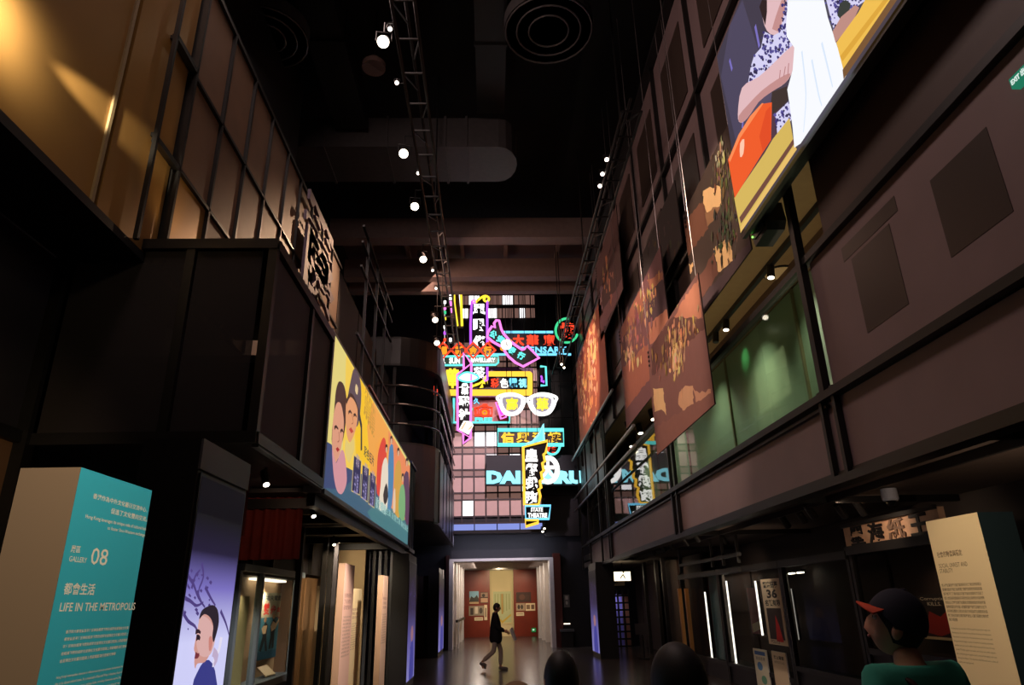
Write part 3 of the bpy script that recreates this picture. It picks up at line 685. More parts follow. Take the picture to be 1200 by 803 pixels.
# ---- display cases with dark frames
def frame_case(label, X, ya, yb, za, zb, w=.07, depth=.5, bars=()):
    t = thing('display_case', label, 'display case', (X, (ya+yb)/2, 0), 'dark framed cases under the gallery')
    for y in (ya, yb): MB().box(X-w/2, X+w/2, y-w/2, y+w/2, 0, zb).build('post', BLACK, t)
    MB().box(X-w, X+w/2, ya-w/2, yb+w/2, zb-w, zb+w*.6).build('head_rail', BLACK, t)
    MB().box(X-w/2, X+w/2, ya, yb, za, za+w).build('sill_rail', BLACK, t)
    MB().box(X, X+depth, ya, yb, 0, za).build('plinth', BLACKP, t)
    MB().box(X+depth, X+depth+.04, ya, yb, za, zb).build('back_panel', pbr('case_back', (58, 44, 38), .7, noise=.1), t)
    MB().box(X-.004, X+.004, ya+w/2, yb-w/2, za+w, zb-w).build('glass', GLC, t)
    return t
XC = 4.9
yv2 = [PX(x, 700, XC).y for x in (1112, 1008, 922, 846, 800)]
zt_ = PX(1048, 637, XC).z
frame_case('near dark glass case behind the visitor in the cap', XC, yv2[0], yv2[1], .9, zt_)
frame_case('dark glass case left of the visitor in the cap', XC, yv2[1]+.1, yv2[2], .5, zt_-.05)
frame_case('glass case with tall white light strips and posters', XC, yv2[2]+.08, yv2[3], .3, zt_-.05, depth=.7)
frame_case('narrow far glass case with a teal panel inside', XC, yv2[3]+.1, yv2[4], .3, zt_-.05, depth=.7)
def xthing(name, label, cat, X, q4, base, shapes=(), mat=PRINT, th=.02, group=None):
    a, b_, za, zb = xq(q4, X); t = thing(name, label, cat, (X, (a+b_)/2, za), group)
    MB().box(X+.001, X+th, a, b_, za, zb).build('backing', BLACKP if mat is SCREEN else WHITEP, t)
    P = Print(*wall_basis(X, a, b_, za, zb, -1)); P.rect(0, 0, 1, 1, base)
    for s in shapes: getattr(P, s[0])(*s[1:])
    P.build('print', mat, t); return t
PW = (214, 196, 168)
xthing('recruitment_poster', 'tall cream poster with the number 36 and a red figure', 'poster', 4.86, ((891, 681), (912, 676), (921, 755), (902, 757)), PW,
       [('text', '警察招募', .1, .86, .9, .96, (24,20,20), .03), ('text', '36', .25, .70, .8, .84, (24,20,20), .04), ('text', '名額有限', .1, .58, .9, .68, (24,20,20), .03), ('rect', .12, .08, .88, .55, (52,42,40)), ('poly', [(.45,.05),(.55,.45),(.68,.3),(.8,.05)], (206,40,34)), ('text', 'POLICE', .15, .02, .6, .07, (24,20,20))])
xthing('notice_poster', 'small cream notice with blue pictures at the bottom under the red panel', 'poster', 4.86, ((883, 762), (897, 760), (902, 812), (889, 812)), (226, 222, 196),
       [('rect', .1, .86, .9, .95, (70,110,170)), ('ell', .4, .6, .2, .1, (90,140,190)), ('ell', .6, .3, .2, .1, (110,170,140)), ('text', '清潔香港', .15, .74, .85, .82, (60,60,60))])
xthing('notice_poster', 'small pale notice with black headline right under the number 36 poster', 'poster', 4.86, ((904, 766), (919, 762), (927, 812), (911, 812)), (206, 186, 154), [('text', '防止罪案', .15, .8, .85, .9, (40,34,30), .03), ('text', 'NOTICE TO ALL', .15, .7, .85, .76, (60,50,44))])
xthing('hanging_poster', 'dark red hanging poster with a cream corner left of the number 36 poster', 'panel', 5.3, ((876, 690), (887, 688), (892, 742), (882, 744)), (128, 30, 22), [('poly', [(.1,.02),(.9,.12),(.9,.3),(.1,.2)], (200,176,136))])
xthing('red_carpet_panel', 'orange brown patterned strip right of the number 36 poster', 'panel', 5.0, ((915, 674), (921, 672), (931, 752), (924, 754)), (122, 60, 30), [('ell', .5, .1+.1*i, .3, .03, (170,96,46)) for i in range(9)])
xthing('campaign_poster', 'black poster headed Corruption Kills with red print behind the visitor in the cap', 'poster', 5.3, ((1078, 700), (1112, 692), (1118, 748), (1085, 752)), (34, 24, 22),
       [('text', 'Corruption', .1, .84, .9, .93, (220,205,180)), ('text', 'KILLS.', .3, .74, .7, .82, (220,205,180)), ('poly', [(.1,.15),(.3,.62),(.6,.5),(.85,.66),(.9,.2),(.5,.08)], (150,34,24)), ('rect', 0, 0, 1, .06, (196,170,130))])
spot('case_lamp', (5.0, yv2[0]+.6, 2.05), (5.3, yv2[0]+.9, 1.4), 5, 90, (1, .7, .5), .8, .03)
spot('case_lamp', (4.3, yv2[2]+.6, 2.6), (4.86, yv2[2]+1.0, 1.5), 22, 70, (1, .85, .66), .8, .03)
def xstrip(label, X, p, q_, w=.03, col=(255, 244, 232), s=2.6, mat='strip_white'):
    t = thing('light_strip', label, 'light', PX(*q_, X), 'upright light strips in the cases')
    a = PX(*p, X); b_ = PX(*q_, X); b_.y = a.y
    MB().bar(a, b_, w, w).build('tube', emit(mat, col, s), t)
    MB().bar(a+Vector((.03, 0, 0)), b_+Vector((.03, 0, 0)), w*1.5, .03).build('channel', BLACK, t); return t
xstrip('longest white light strip in the case left of the posters', 5.1, (851, 681), (868, 812))
xstrip('white light strip just left of the number 36 poster', 5.1, (885, 681), (895, 745))
xstrip('white light strip farthest left in the row of cases', 5.1, (826, 694), (838, 812))
xstrip('dim light strip in the dark case left of the visitor in the cap', 5.2, (927, 690), (936, 750), .012, s=.35, mat='strip_dim')
for i, (x, y) in enumerate(((928, 673), (938, 672))):
    p = PX(x, y, 5.2); t = thing('case_lamp', ('left of two short lit lamps at the top of the dark case', 'right of two short lit lamps at the top of the dark case')[i], 'light', p)
    MB().box(5.18, 5.22, p.y-.1, p.y+.1, p.z, p.z+.02).build('lens', LENS, t); MB().box(5.16, 5.24, p.y-.12, p.y+.12, p.z+.02, p.z+.06).build('housing', FIX, t)
xthing('info_slab', 'teal end of an information slab between the light strips', 'information panel', 5.25, ((832, 676), (843, 673), (853, 812), (845, 812)), (66, 112, 118), th=.1)
# far arcade: brass lit post, bars, lattice door, exit sign, stand
t = thing('brass_post', 'brass coloured lit post pair in the far arcade', 'post', PX(800, 760, 4.7)*1)
for x in (795, 803):
    p = PX(x, 690, 4.7); MB().box(4.68, 4.76, p.y-.05, p.y+.05, 0, p.z).build('post', pbr('brass', (190, 130, 70), .35, .5), t)
spot('post_lamp', (4.2, 17.2, 2.6), (4.7, 17.6, 2.0), 16, 60, (1, .66, .4), .7, .03)
t = thing('hanging_scaffold', 'black steel scaffold hung below the arcade soffit with two cross rails', 'frame', (4.5, 15, 2.3))
for a, b_ in (((797, 677), (866, 661)), ((797, 663), (866, 645))):
    p, q_ = PX(*a, 4.5), PX(*b_, 4.5); MB().bar(p, (4.5, q_.y, p.z), .06).build('rail', BLACK, t)
for x in (797, 835, 848, 866):
    p = PX(x, 660, 4.5); MB().bar((4.5, p.y, 2.2), (4.5, p.y, 2.75), .05).build('hanger', BLACK, t)
YL = 26.8
a0, a1 = PY(703, 790, YL), PY(736, 690, YL)
t = thing('lattice_door', 'dark folding lattice door with small panes at the far end of the arcade', 'door', ((a0.x+a1.x)/2, YL, 0))
DG = pbr('door_green', (20, 26, 24), .5)
for i in range(7): xx = a0.x+(a1.x-a0.x)*i/6; MB().box(xx-.03, xx+.03, YL-.04, YL, 0, a1.z).build('bar', DG, t)
for i in range(9): zz = .05+(a1.z-.05)*i/8; MB().box(a0.x, a1.x, YL-.05, YL, zz-.03, zz+.03).build('cross_bar', DG, t)
t2 = thing('shop_interior', 'lit shelves in teal, cream and violet behind the lattice door', 'shelf', ((a0.x+a1.x)/2, YL+.5, 0))
for i, (c_, w) in enumerate((((60, 140, 150), .25), ((226, 200, 160), .3), ((40, 40, 44), .12), ((150, 140, 240), .2), ((170, 110, 90), .2))):
    x0 = a0.x+[0, .25, .55, .67, .87][i]*(a1.x-a0.x); MB().box(x0, x0+w*(a1.x-a0.x)*.95, YL+.5, YL+.6, 0, a1.z-.2).build('board', pbr('shop_col_%d' % (i+1), c_, .6), t2)
spot('shop_lamp', ((a0.x+a1.x)/2, YL+.12, a1.z), ((a0.x+a1.x)/2, YL+.6, .9), 14, 120, (.9, .92, 1), .8, .03)
a0, a1 = PY(702, 687, YL), PY(731, 680, YL)
t = thing('name_board', 'cream name board over the lattice door', 'sign', (a0.x+.3, YL-.1, a0.z)); MB().box(a0.x, a1.x, YL-.12, YL-.06, a0.z, a1.z).build('board', pbr('name_cream', (214, 190, 150), .6), t)
MB().text('廣昌號', (a0.x+.25, YL-.121, a0.z+.04), (a1.x-a0.x-.5, 0, 0), (0, 0, a1.z-a0.z-.08), .004, .03).build('lettering', BLACKP, t)
MB().bar((a0.x+.3, YL-.09, a1.z), (a0.x+.3, YL-.09, 2.78), .03).bar((a1.x-.3, YL-.09, a1.z), (a1.x-.3, YL-.09, 2.78), .03).build('hanger', BLACK, t)
a0, a1 = PY(720.5, 681, 24), PY(738.5, 670, 24)
t = thing('exit_sign', 'white lit box sign with a running figure hung above the lattice door', 'sign', ((a0.x+a1.x)/2, 24, a0.z))
MB().box(a0.x, a1.x, 24, 24.1, a0.z, a1.z).build('lightbox', emit('exit_lightbox', (255, 236, 200), 2.2), t)
cx_ = (a0.x+a1.x)/2; m = MB().bar((cx_-.08, 23.99, a0.z+.08), (cx_+.02, 23.99, a0.z+.2), .03).bar((cx_+.02, 23.99, a0.z+.2), (cx_+.08, 23.99, a0.z+.07), .03).ell((cx_+.04, 23.99, a0.z+.27), .03, .01, .03, 8, 5); m.build('running_figure', pbr('sign_green', (40, 90, 60), .5), t)
MB().bar((cx_, 24.05, a1.z), (cx_, 24.05, 2.78), .03).build('hanger', BLACK, t)
p = PX(753, 744, 4.4); t = thing('notice_stand', 'slim black stand with a tilted notice plate in the far arcade', 'stand', (4.4, p.y, 0))
MB().cyl((4.4, p.y, 0), (4.4, p.y, p.z), .025).build('pole', BLACK, t); MB().lathe([(.18, 0), (.18, .03)], (4.4, p.y, 0)).build('base', BLACK, t)
MB().prism([(4.2, p.y-.02, p.z), (4.6, p.y-.02, p.z), (4.6, p.y+.05, p.z+.3), (4.2, p.y+.05, p.z+.3)], (0, .03, 0)).build('plate', DARKW, t)
for i, x in enumerate((757, 771, 779)):
    p = PX(x, 690, 5.0); struct('trim_%d' % (i+2), MB().box(4.95, 5.05, p.y-.07, p.y+.07, 0, 2.75), BLACK)
# tall brown arcade panels behind
m = sempty('wall_arcade_panels', (5.6, 18, 0))
for i, (xa_, xb_) in enumerate(((737, 752), (752, 772), (778, 797), (804, 826))):
    ya, yb = PX(xb_, 700, 5.6).y, PX(xa_, 700, 5.6).y
    struct('panel', MB().box(5.6, 5.66, ya+.03, yb-.03, 0, 2.75), pbr('arcade_panel', (74, 56, 46), .6, noise=.1), m)
spot('arcade_fill', (4.3, 20.5, 2.7), (5.6, 21.5, 1.6), 44, 90, (1, .7, .5), .8)  # unseen fills added to brighten the brown arcade panels
spot('arcade_fill', (4.4, 15.3, 2.7), (5.6, 15.8, 1.6), 24, 90, (1, .7, .5), .8)
# ---- black pillar with a side display
a = PX(686, 640, 3.3).y
def led_column(label, x0, x1, y0, y1, h, side, pic, top=.2):
    t = thing('display_column', label, 'display column', ((x0+x1)/2, (y0+y1)/2, 0), 'black columns with picture displays')
    MB().box(x0, x1, y0, y1, 0, h).build('body', BLACKP, t)
    X_ = x1+.001 if side > 0 else x0-.001
    za, zb = .12, h-top
    MB().box(min(X_, X_+side*.012), max(X_, X_+side*.012), y0+.03, y1-.03, za, zb).build('bezel', BLACK, t)
    P = xprint(Print(*wall_basis(X_+side*.013, y0+.05, y1-.05, za+.02, zb-.02, side))); P.rect(0, 0, 1, 1, (12, 10, 18)); pic(P)
    P.build('picture', SCREEN, t); return t
def abstract(P, seed=1):
    r_ = random.Random(seed)
    P.grad(0, 0, 1, .3, (128, 124, 186), (96, 90, 156)); P.grad(0, .3, 1, .6, (96, 90, 156), (40, 32, 58)); P.grad(0, .6, 1, .9, (44, 36, 66), (14, 12, 18))
    for i in range(9):
        u, v = r_.random(), r_.uniform(.3, .75); P.stroke([(u, v), (u+r_.uniform(-.3, .3), v+r_.uniform(-.1, .1)), (u+r_.uniform(-.4, .4), v+.15)], .03, (70, 56, 110), 3)
    P.poly([(.3, 0), (.35, .2), (.5, .32), (.75, .3), (.85, .12), (.8, 0)], (60, 60, 140), 3); P.ell(.55, .38, .16, .07, (150, 104, 110))
ya_ = PX(686, 645, 3.2).y
led_column('right black column with a violet display on its hall side', 3.2, 3.75, 22.0, 23.6, 2.72, -1, lambda P: abstract(P, 4))
# ---- cream panel SOCIAL UNREST AND STABILITY
a, b_ = PX(1144, 600, 3.2).y, PX(1084, 612, 3.2).y; zt2 = (PX(1144, 600, 3.2).z+PX(1084, 612, 3.2).z)/2
t = thing('info_slab', 'cream information slab headed Social Unrest and Stability at the right', 'information panel', (3.3, (a+b_)/2, 0))
MB().box(3.205, 3.205+(b_-a)*.42, a, b_, 0, zt2).build('body', pbr('slab_teal_dark', (64, 88, 96), .6), t)
P = xprint(Print(*wall_basis(3.204, a, b_, .0, zt2, -1))); P.rect(0, 0, 1, 1, (226, 204, 160))
INK = (104, 84, 60)
def rowtext(P, s, p0, p1, h, col, bold=0.):
    """line of print from pixel p0 to p1 (baseline ends), h pixels tall at its left end"""
    u0, v0 = P.uv(*p0); u1, v1 = P.uv(*p1); hh = P.uv(p0[0], p0[1]-h)[1]-v0
    P.text(s, u0, v0, u1, v0+hh, col, bold)
rowtext(P, '社會的動盪與穩定', (1099, 654), (1128, 651), 7, INK, .01)
rowtext(P, 'SOCIAL UNREST AND', (1101, 666), (1134, 663), 5, INK)
rowtext(P, 'STABILITY', (1102, 672), (1117, 670), 5, INK)
r_ = random.Random(5); HAN = '香港的社會在戰後經歷了急速發展和人口增長市民生活環境惡劣貧富懸殊矛盾日益嚴重政府推行多項改革房屋教育醫療'
def fake(n): return ''.join(r_.choice(HAN) for _ in range(n))
for i in range(9): 
    y = 687+5.0*i; rowtext(P, fake(22 if i < 8 else 6), (1104+1.1*i, y+1), ((1150+1.2*i) if i < 8 else 1122, y-1), 3.6, INK, .01)
ENG = ['As Hong Kong recovered after 1945 along with the population surge in the', 'following years, the city faced acute problems of housing and employment.', 'Discontent in society led to the disturbances of the sixties, and', 'the government began a series of reforms in housing, education,', 'medical care and social welfare that improved the lives of many', 'people. The fight against corruption and crime won wide support,', 'the community grew together and a sense of belonging took root', 'among the citizens. The decades that followed were a time of', 'stability and rapid growth.']
for i, s in enumerate(ENG): y = 738+4.9*i; rowtext(P, s, (1115+1.1*i, y), (1160+1.2*i if i < 8 else 1141, y-1), 2.7, INK)
P.build('print', PRINT, t)
# ---- green exit sign seen high at the right edge
p = PX(1194, 88, 3.45); t = thing('exit_sign', 'green exit sign at the right edge of the high glass wall', 'sign', (3.4, p.y, p.z-.1))
a, b_, za, zb = xq(((1188, 88), (1210, 72), (1212, 88), (1188, 101)), 3.46)
MB().box(3.44, 3.5, a, b_, za, zb).build('lightbox', emit('exit_green', (40, 130, 100), .8), t)
O, ux, uy = wall_basis(3.438, a, b_, za, zb, -1)
MB().text('EXIT 出口', O+ux*.08+uy*.2, ux*.84, uy*.6, .004, .02).build('lettering', emit('exit_lettering', (225, 245, 235), .9), t)

# ================================================================= LEFT WALL
XL = -3.2
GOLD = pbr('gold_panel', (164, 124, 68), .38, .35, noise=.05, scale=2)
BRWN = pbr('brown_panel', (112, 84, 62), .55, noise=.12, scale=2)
wl = sempty('wall_left', (XL, 7, 4.7))
struct('panel', MB().box(XL-.06, XL, 1.0, 4.80, 4.70, 8.4), GOLD, wl)
struct('panel', MB().box(XL-.06, XL, 4.92, 5.9, 4.70, 8.4), GOLD, wl)
struct('reveal', MB().box(XL-.02, XL+.02, 4.80, 4.84, 4.70, 8.4), pbr('pale_edge', (150, 130, 96), .5), wl)
ym = [5.95, 6.81, 7.61, 8.40, 9.23, 10.0, 10.8, 11.6, 12.45, 13.3]
for i, (a, b_) in enumerate(zip(ym, ym[1:])):
    for z0_, z1_ in ((4.70, 5.83), (5.87, 7.02), (7.06, 8.4)):
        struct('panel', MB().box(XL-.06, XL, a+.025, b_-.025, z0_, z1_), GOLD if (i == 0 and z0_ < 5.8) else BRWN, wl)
    struct('mullion', MB().box(XL-.03, XL+.04, a-.018, a+.018, 4.70, 8.4), BLACK, wl)
for zz in (5.85, 7.04): struct('rail', MB().box(XL, XL+.04, 5.45, 13.3, zz-.02, zz+.02), BLACK, wl)
struct('cap_rail', MB().box(XL-.1, XL+.04, 1, 13.3, 8.4, 8.46), BLACK, wl)
struct('panel', MB().box(XL-1.4, XL-1.2, 1, 13.3, 8.46, 14.6), BLACKP, wl)
for y in (5.43, 5.93): struct('post', MB().box(XL+.05, XL+.09, y-.02, y+.02, 4.70, 8.6), BLACK, wl)
struct('rail', MB().box(XL+.03, XL+.09, 5.43, 5.93, 7.0, 7.06), BLACK, wl)
struct('rail', MB().box(XL+.03, XL+.09, 5.43, 5.93, 5.75, 5.81), BLACK, wl)
struct('ceiling_ledge', MB().box(-3.9, XL+.02, 1, 5.74, 4.62, 4.70), BLACKP)
# lower wall with framed panels
wl2 = sempty('wall_left_lower', (-3.9, 4, 0))
for i, (a, b_) in enumerate(((1.0, 3.9), (3.98, 5.66))):
    struct('panel', MB().box(-3.96, -3.9, a, b_, 3.0, 4.6), DARKW, wl2)
    struct('panel', MB().box(-3.96, -3.9, a, b_, 2.25, 2.95), pbr('tan_board', (140, 104, 72), .6), wl2)
    struct('panel', MB().box(-3.96, -3.9, a, b_, 0, 2.2), DARKW, wl2)
for zz in (2.97, 2.22): struct('rail', MB().box(-3.92, -3.84, 1, 5.7, zz-.05, zz+.05), BLACK, wl2)
for y in (3.94, 5.68): struct('post', MB().box(-3.92, -3.80, y-.06, y+.06, 0, 4.62), BLACK, wl2)
spot('lower_left_lamp', (-2.8, 3.4, 2.9), (-3.9, 4.9, 2.6), 34, 70, (1, .72, .42), .8, .04)

# ---- cantilevered box
SCR = sheer('scrim', (52, 46, 46), .28, .8); SCR2 = sheer('scrim_side', (96, 84, 92), .22, .8)
t = thing('scrim_box', 'dark scrim covered box on a black frame jutting from the left wall', 'bay', (-2.9, 6.9, 2.9))
XA, XB, YA, YB2, ZA, ZB = -3.84, -2.0, 5.72, 8.12, 2.96, 4.79
for x, y in ((XA, YA), (XB, YA), (XB, YB2), (XA, YB2)): MB().box(x-.04, x+.04, y-.04, y+.04, ZA, ZB).build('post', BLACK, t)
MB().box(-2.79, -2.71, YA-.04, YA+.03, ZA, ZB).build('post', BLACK, t); MB().box(XB-.03, XB+.04, 7.05, 7.13, ZA, ZB).build('post', BLACK, t)
for z in (ZA, ZB):
    MB().box(XA-.04, XB+.04, YA-.05, YA+.05, z-.05, z+.05).build('rail', BLACK, t); MB().box(XB-.05, XB+.05, YA, YB2, z-.05, z+.05).build('rail', BLACK, t)
MB().box(XA+.05, -2.80, YA-.005, YA+.005, ZA+.06, ZB-.06).build('scrim', SCR, t)
MB().box(-2.70, XB-.1, YA-.005, YA+.005, ZA+.06, ZB-.06).build('scrim', SCR, t)
MB().box(XB-.005, XB+.005, YA+.06, 7.04, ZA+.06, ZB-.06).build('scrim', SCR2, t)
MB().box(XB-.005, XB+.005, 7.14, YB2-.05, ZA+.06, ZB-.06).build('scrim', SCR2, t)
MB().box(XA, XB-.05, YA+.1, YB2, ZA-.02, ZA+.02).build('floor_panel', BLACKP, t)
MB().box(XA, XB, YA, YB2, ZB-.02, ZB+.03).build('roof_panel', BLACKP, t)
MB().box(-2.02, -1.96, YA+.05, YB2, ZA-.07, ZA-.03).build('light_edge', GREYM, t)

# ---- billboard
bb = thing('billboard', 'long yellow painted film billboard with two big faces on the left', 'billboard', (-2.0, 13, 2.88))
y0, y1, z0_, z1_ = 8.22, 17.0, 2.93, 4.90
MB().box(-2.2, -2.0, y0-.05, y1+.05, z0_-.06, z1_+.05).build('lightbox', pbr('billboard_frame', (160, 160, 160), .5), bb)
MB().bar((-2.0, y0, z0_-.04), (-2.0, y1+.04, z0_-.04), .08, .06).build('foot_rail', GREYM, bb)
P = xprint(Print(*wall_basis(-1.998, y0, y1, z0_, z1_, 1), lift=.0008))
P.rect(0, 0, 1, 1, (232, 214, 128))
P.px([(406,408),(500,580),(500,640),(400,560),(404,470)], (248, 208, 84))
P.px([(416,428),(500,580),(500,640),(418,560),(414,470)], (252, 200, 44))
P.px([(437,470),(500,580),(500,640),(437,600),(430,500)], (246, 168, 76))
P.px([(455,505),(500,580),(500,640),(455,600)], (240, 140, 92))
P.px([(372,508),(388,521),(400,545),(420,555),(438,560),(446,590),(490,624),(490,660),(372,575)], (62, 74, 116))
P.px([(400,574),(420,555),(438,558),(446,590),(490,624),(490,660),(372,575)], (66, 98, 122))
P.px([(430,600),(446,585),(490,624),(490,660),(435,620)], (74, 124, 130))
INKB = (66, 40, 34)
# woman at the left
P.px([(397,447),(403,453),(406,475),(404,500),(400,520),(392,535),(388,515),(391,480),(393,458)], (72, 46, 44), 3)
P.px([(394.5,472),(399,474),(402,490),(402,505),(400,520),(396,536),(391,543),(388.5,525),(389,500),(391,482)], (226, 158, 128), 3)
P.px([(388.5,525),(393,543),(399,528),(403,532),(405.5,555),(405,568),(400,579),(394,575),(390,555)], (216, 150, 158), 3)
P.sx([(391,502),(393,500),(395.5,503)], .05, INKB); P.sx([(398,506),(400,504),(401.5,507)], .05, INKB); P.px([(392.5,526),(394.5,524),(397,527),(394.5,530)], (176, 40, 48)); P.sx([(396,506),(396.5,516),(394.5,518)], .03, (170, 100, 80))
# man in the hat
P.px([(414,432),(420,440),(422.5,462),(420,492),(416,500),(411,480),(405,478),(407,462),(410,446)], (92, 74, 84), 3)
P.px([(405,468),(410,464),(415,470),(418,480),(417,498),(412,514),(408,518),(404.5,505),(404,485)], (232, 160, 112), 3)
P.px([(416,450),(418.5,455),(417.5,463),(415,458)], (230, 200, 150), 2)
P.px([(404,515),(408,520),(413,514),(414,526),(408,543),(403,530)], (232, 204, 120), 2)
P.sx([(407,484),(409,482),(411,485)], .05, INKB); P.sx([(413,487),(415,486),(416.5,489)], .05, INKB); P.px([(407.5,503),(410,501),(413,506),(410,508)], (200, 70, 60)); P.sx([(411,486),(412.5,495),(410.5,497)], .03, (180, 104, 80))
P.sx([(404,472),(409,463),(415,470),(418.5,482)], .07, INKB)
P.sx([(418.5,482),(422,500),(422,528)], .12, (46, 40, 56), 0)
for i in range(3): P.text('豪華巨獻', *P.uv(424.5+.1*i, 478+17*i), *P.uv(436, 478+17*i), (196, 140, 60)) if False else None
for i in range(5):
    u0, v0 = P.uv(425+2.3*i, 478+6*i); P.text('片\n巨\n獻', u0, v0-.05, u0+.035, v0+.20, (198, 144, 62), .01)
u0, v0 = P.uv(425, 530); u1, v1 = P.uv(437, 536); P.text('彩色巨片', u0, v0-.03, u1, v0+.06, (70, 70, 66), .02)
for k_, q4 in enumerate((((413,533),(422,540),(420,581),(410,576)), ((423,544),(431,549),(429,589),(421,583)), ((432,552),(439,558),(437,596),(430,591)))):
    P.px(q4, (212, 186, 120)); cx = sum(p[0] for p in q4)/4; cy = sum(p[1] for p in q4)/4
    P.px([(cx+(x-cx)*.9, cy+(y-cy)*.94) for x, y in q4], (52, 46, 84))
    uc, vc = P.uv(cx, cy); P.text('主演', uc-.018, vc-.14, uc+.018, vc+.02, (150, 140, 190), .01); P.text('導演', uc-.014, vc+.06, uc+.016, vc+.16, (170, 150, 170), .01)
P.px([(447.6,513),(451,522),(451,560),(446,580),(440,578),(440,550),(442,528)], (226, 70, 54), 3)
def fig(head, body, cb, hair=(44, 30, 30), skin=(226, 176, 140)):
    P.px(body, cb, 2); x, y = head; P.px([(x-1.2,y-4),(x+.9,y-5),(x+1.7,y+1),(x+.6,y+4),(x-1.2,y+3)], hair, 2); P.px([(x-.9,y-1),(x+.6,y-2),(x+1.2,y+2),(x,y+5),(x-1,y+3)], skin, 2)
fig((457, 516), [(455,524),(459,522),(460,545),(459,578),(456,600),(452,590),(453,550)], (80, 132, 176))
fig((451, 526), [(446,546),(450,536),(453,545),(453,570),(452,596),(447,598),(442,596),(444,570)], (238, 222, 200))
P.px([(447,580),(451,566),(453,582),(449,592)], (60, 50, 50), 2)
fig((465, 530), [(462,545),(467,540),(469,560),(468,604),(461,602),(460,570)], (214, 160, 70))
fig((475, 542), [(472,556),(477,554),(478,580),(477,614),(473,610),(471,580)], (96, 60, 88))
fig((470, 560), [(467,572),(471,568),(473,584),(472,610),(466,606),(465,590)], (126, 176, 120))
P.px([(459,576),(461,574),(461,600),(458,598)], (232, 200, 170), 2)
u0, v0 = P.uv(442, 606); u1, v1 = P.uv(476, 624); P.text('領銜主演 友情客串 聯合演出', u0, .14, u1, .21, (150, 196, 190), .01)
P.text('歡迎觀賞', .42, .12, .56, .22, (170, 206, 200), .01)
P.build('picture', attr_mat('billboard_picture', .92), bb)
# slatted end of the billboard bay and its frame
t = thing('slat_screen', 'black upright slats with pale blue edges at the far end of the billboard', 'screen', (-2.0, 18, 2.85))
for i in range(6): MB().box(-2.14, -2.0, 17.1+.22*i, 17.16+.22*i, 2.9, 4.92).build('slat', GREYM if i % 2 else BLACK, t)
MB().box(-2.16, -1.96, 17.08, 18.3, 4.92, 4.98).build('head_rail', pbr('blue_rail', (90, 100, 170), .4), t); MB().box(-2.16, -1.96, 17.08, 18.3, 2.82, 2.9).build('foot_rail', GREYM, t)
MB().box(-2.2, -2.0, 18.22, 18.3, 2.9, 4.92).build('end_post', BLACK, t)
# soffit frame under billboard
so = sempty('trim_6', (-2.9, 12, 2.85))
for y in (8.6, 10.3, 12.0, 13.7, 15.4, 17.1, 18.4): struct('soffit_beam', MB().box(-3.9, -2.1, y-.05, y+.05, 2.74, 2.86), BLACK, so)
struct('soffit_beam', MB().box(-2.16, -2.06, 8.2, 18.4, 2.72, 2.86), BLACK, so)
struct('soffit_panel', MB().box(-6, -2.2, 8.2, 18.4, 2.88, 2.93), BLACKP, so)
struct('floor_upper_left', MB().box(-6, -2.2, 8.2, 27.8, 4.5, 4.6), BLACKP)
# red curtains under the box
CUR = pbr('red_curtain', (112, 26, 14), .8, noise=.15)
def curtain(label, x0, x1, y, z0_, z1_):
    t = thing('curtain', label, 'curtain', ((x0+x1)/2, y, z0_), 'dark red curtains under the upper floor'); m = MB(); n = 40
    top = [(x0+(x1-x0)*i/n, y+.05*math.sin(i*1.9), z1_) for i in range(n+1)]; bot = [(p[0], p[1]+.01*math.sin(i), z0_) for i, p in enumerate(top)]
    m._add(top+bot, [(i, i+1, n+2+i, n+1+i) for i in range(n)]); m.build('cloth', CUR, t, True)
    MB().tube([(x0, y, z1_), (x1, y, z1_)], .02, 8).build('rod', BLACK, t)
curtain('dark red pleated curtain hanging under the scrim box', -3.85, -2.3, 8.6, 2.15, 2.95)
curtain('dark red pleated curtain behind the grey column', -3.3, -2.5, 7.2, 2.3, 2.937)
spot('curtain_lamp', (-2.4, 7.4, 2.85), (-3.0, 8.6, 2.5), 6, 90, (1, .6, .4), .8, .03)
for i, (x, y) in enumerate(((312, 548), (367, 590), (391, 628))):
    p = PZ(x, y, 2.86); tracklight('track_light', ('lit black spotlight under the scrim box by the red curtain', 'lit black spotlight under the start of the billboard', 'lit black spotlight farther under the billboard')[i], p, (.35, -.4, -.8), 'left arcade spotlights', r=.035, L=.16)
# ---- GALLERY 08 slab
a, b_ = PX(96, 548, -1.5).y, PX(179, 575, -1.5).y; zt2 = 2.115
t = thing('info_slab', 'teal information slab headed Gallery 08 Life in the Metropolis at the left', 'information panel', (-1.6, (a+b_)/2, 0))
MB().box(-1.72, -1.504, a, b_, 0, zt2).build('body', pbr('slab_beige', (150, 120, 88), .65), t)
P = xprint(Print(*wall_basis(-1.503, a, b_, 0, zt2, 1))); P.rect(0, 0, 1, 1, (52, 172, 182))
W = (240, 226, 196)
rowtext(P, '香港作為中外文化藝術交流中心，', (108.5, 584.5), (172, 600.5), 7, W, .01)
rowtext(P, '促進了文化雙向交流。', (129.5, 602), (172, 611.5), 7, W, .01)
rowtext(P, 'Hong Kong leverages its unique role of cultural hub', (99.5, 608.5), (170.5, 622.5), 6, W, .008)
rowtext(P, 'to foster Sino-Western exchange', (125.5, 622), (169, 631.5), 5.5, W, .008)
rowtext(P, '展區', (82.5, 647.5), (93.5, 648), 8.5, W, .01); rowtext(P, 'GALLERY', (80.5, 658), (101, 660), 6.5, W, .005)
rowtext(P, '08', (105, 661.5), (124.5, 663), 20.5, W, .005)
rowtext(P, '都會生活', (73.5, 697), (110, 697), 14.5, W, .015); rowtext(P, 'LIFE IN THE METROPOLIS', (69, 717), (157.5, 716), 10.5, W, .012)
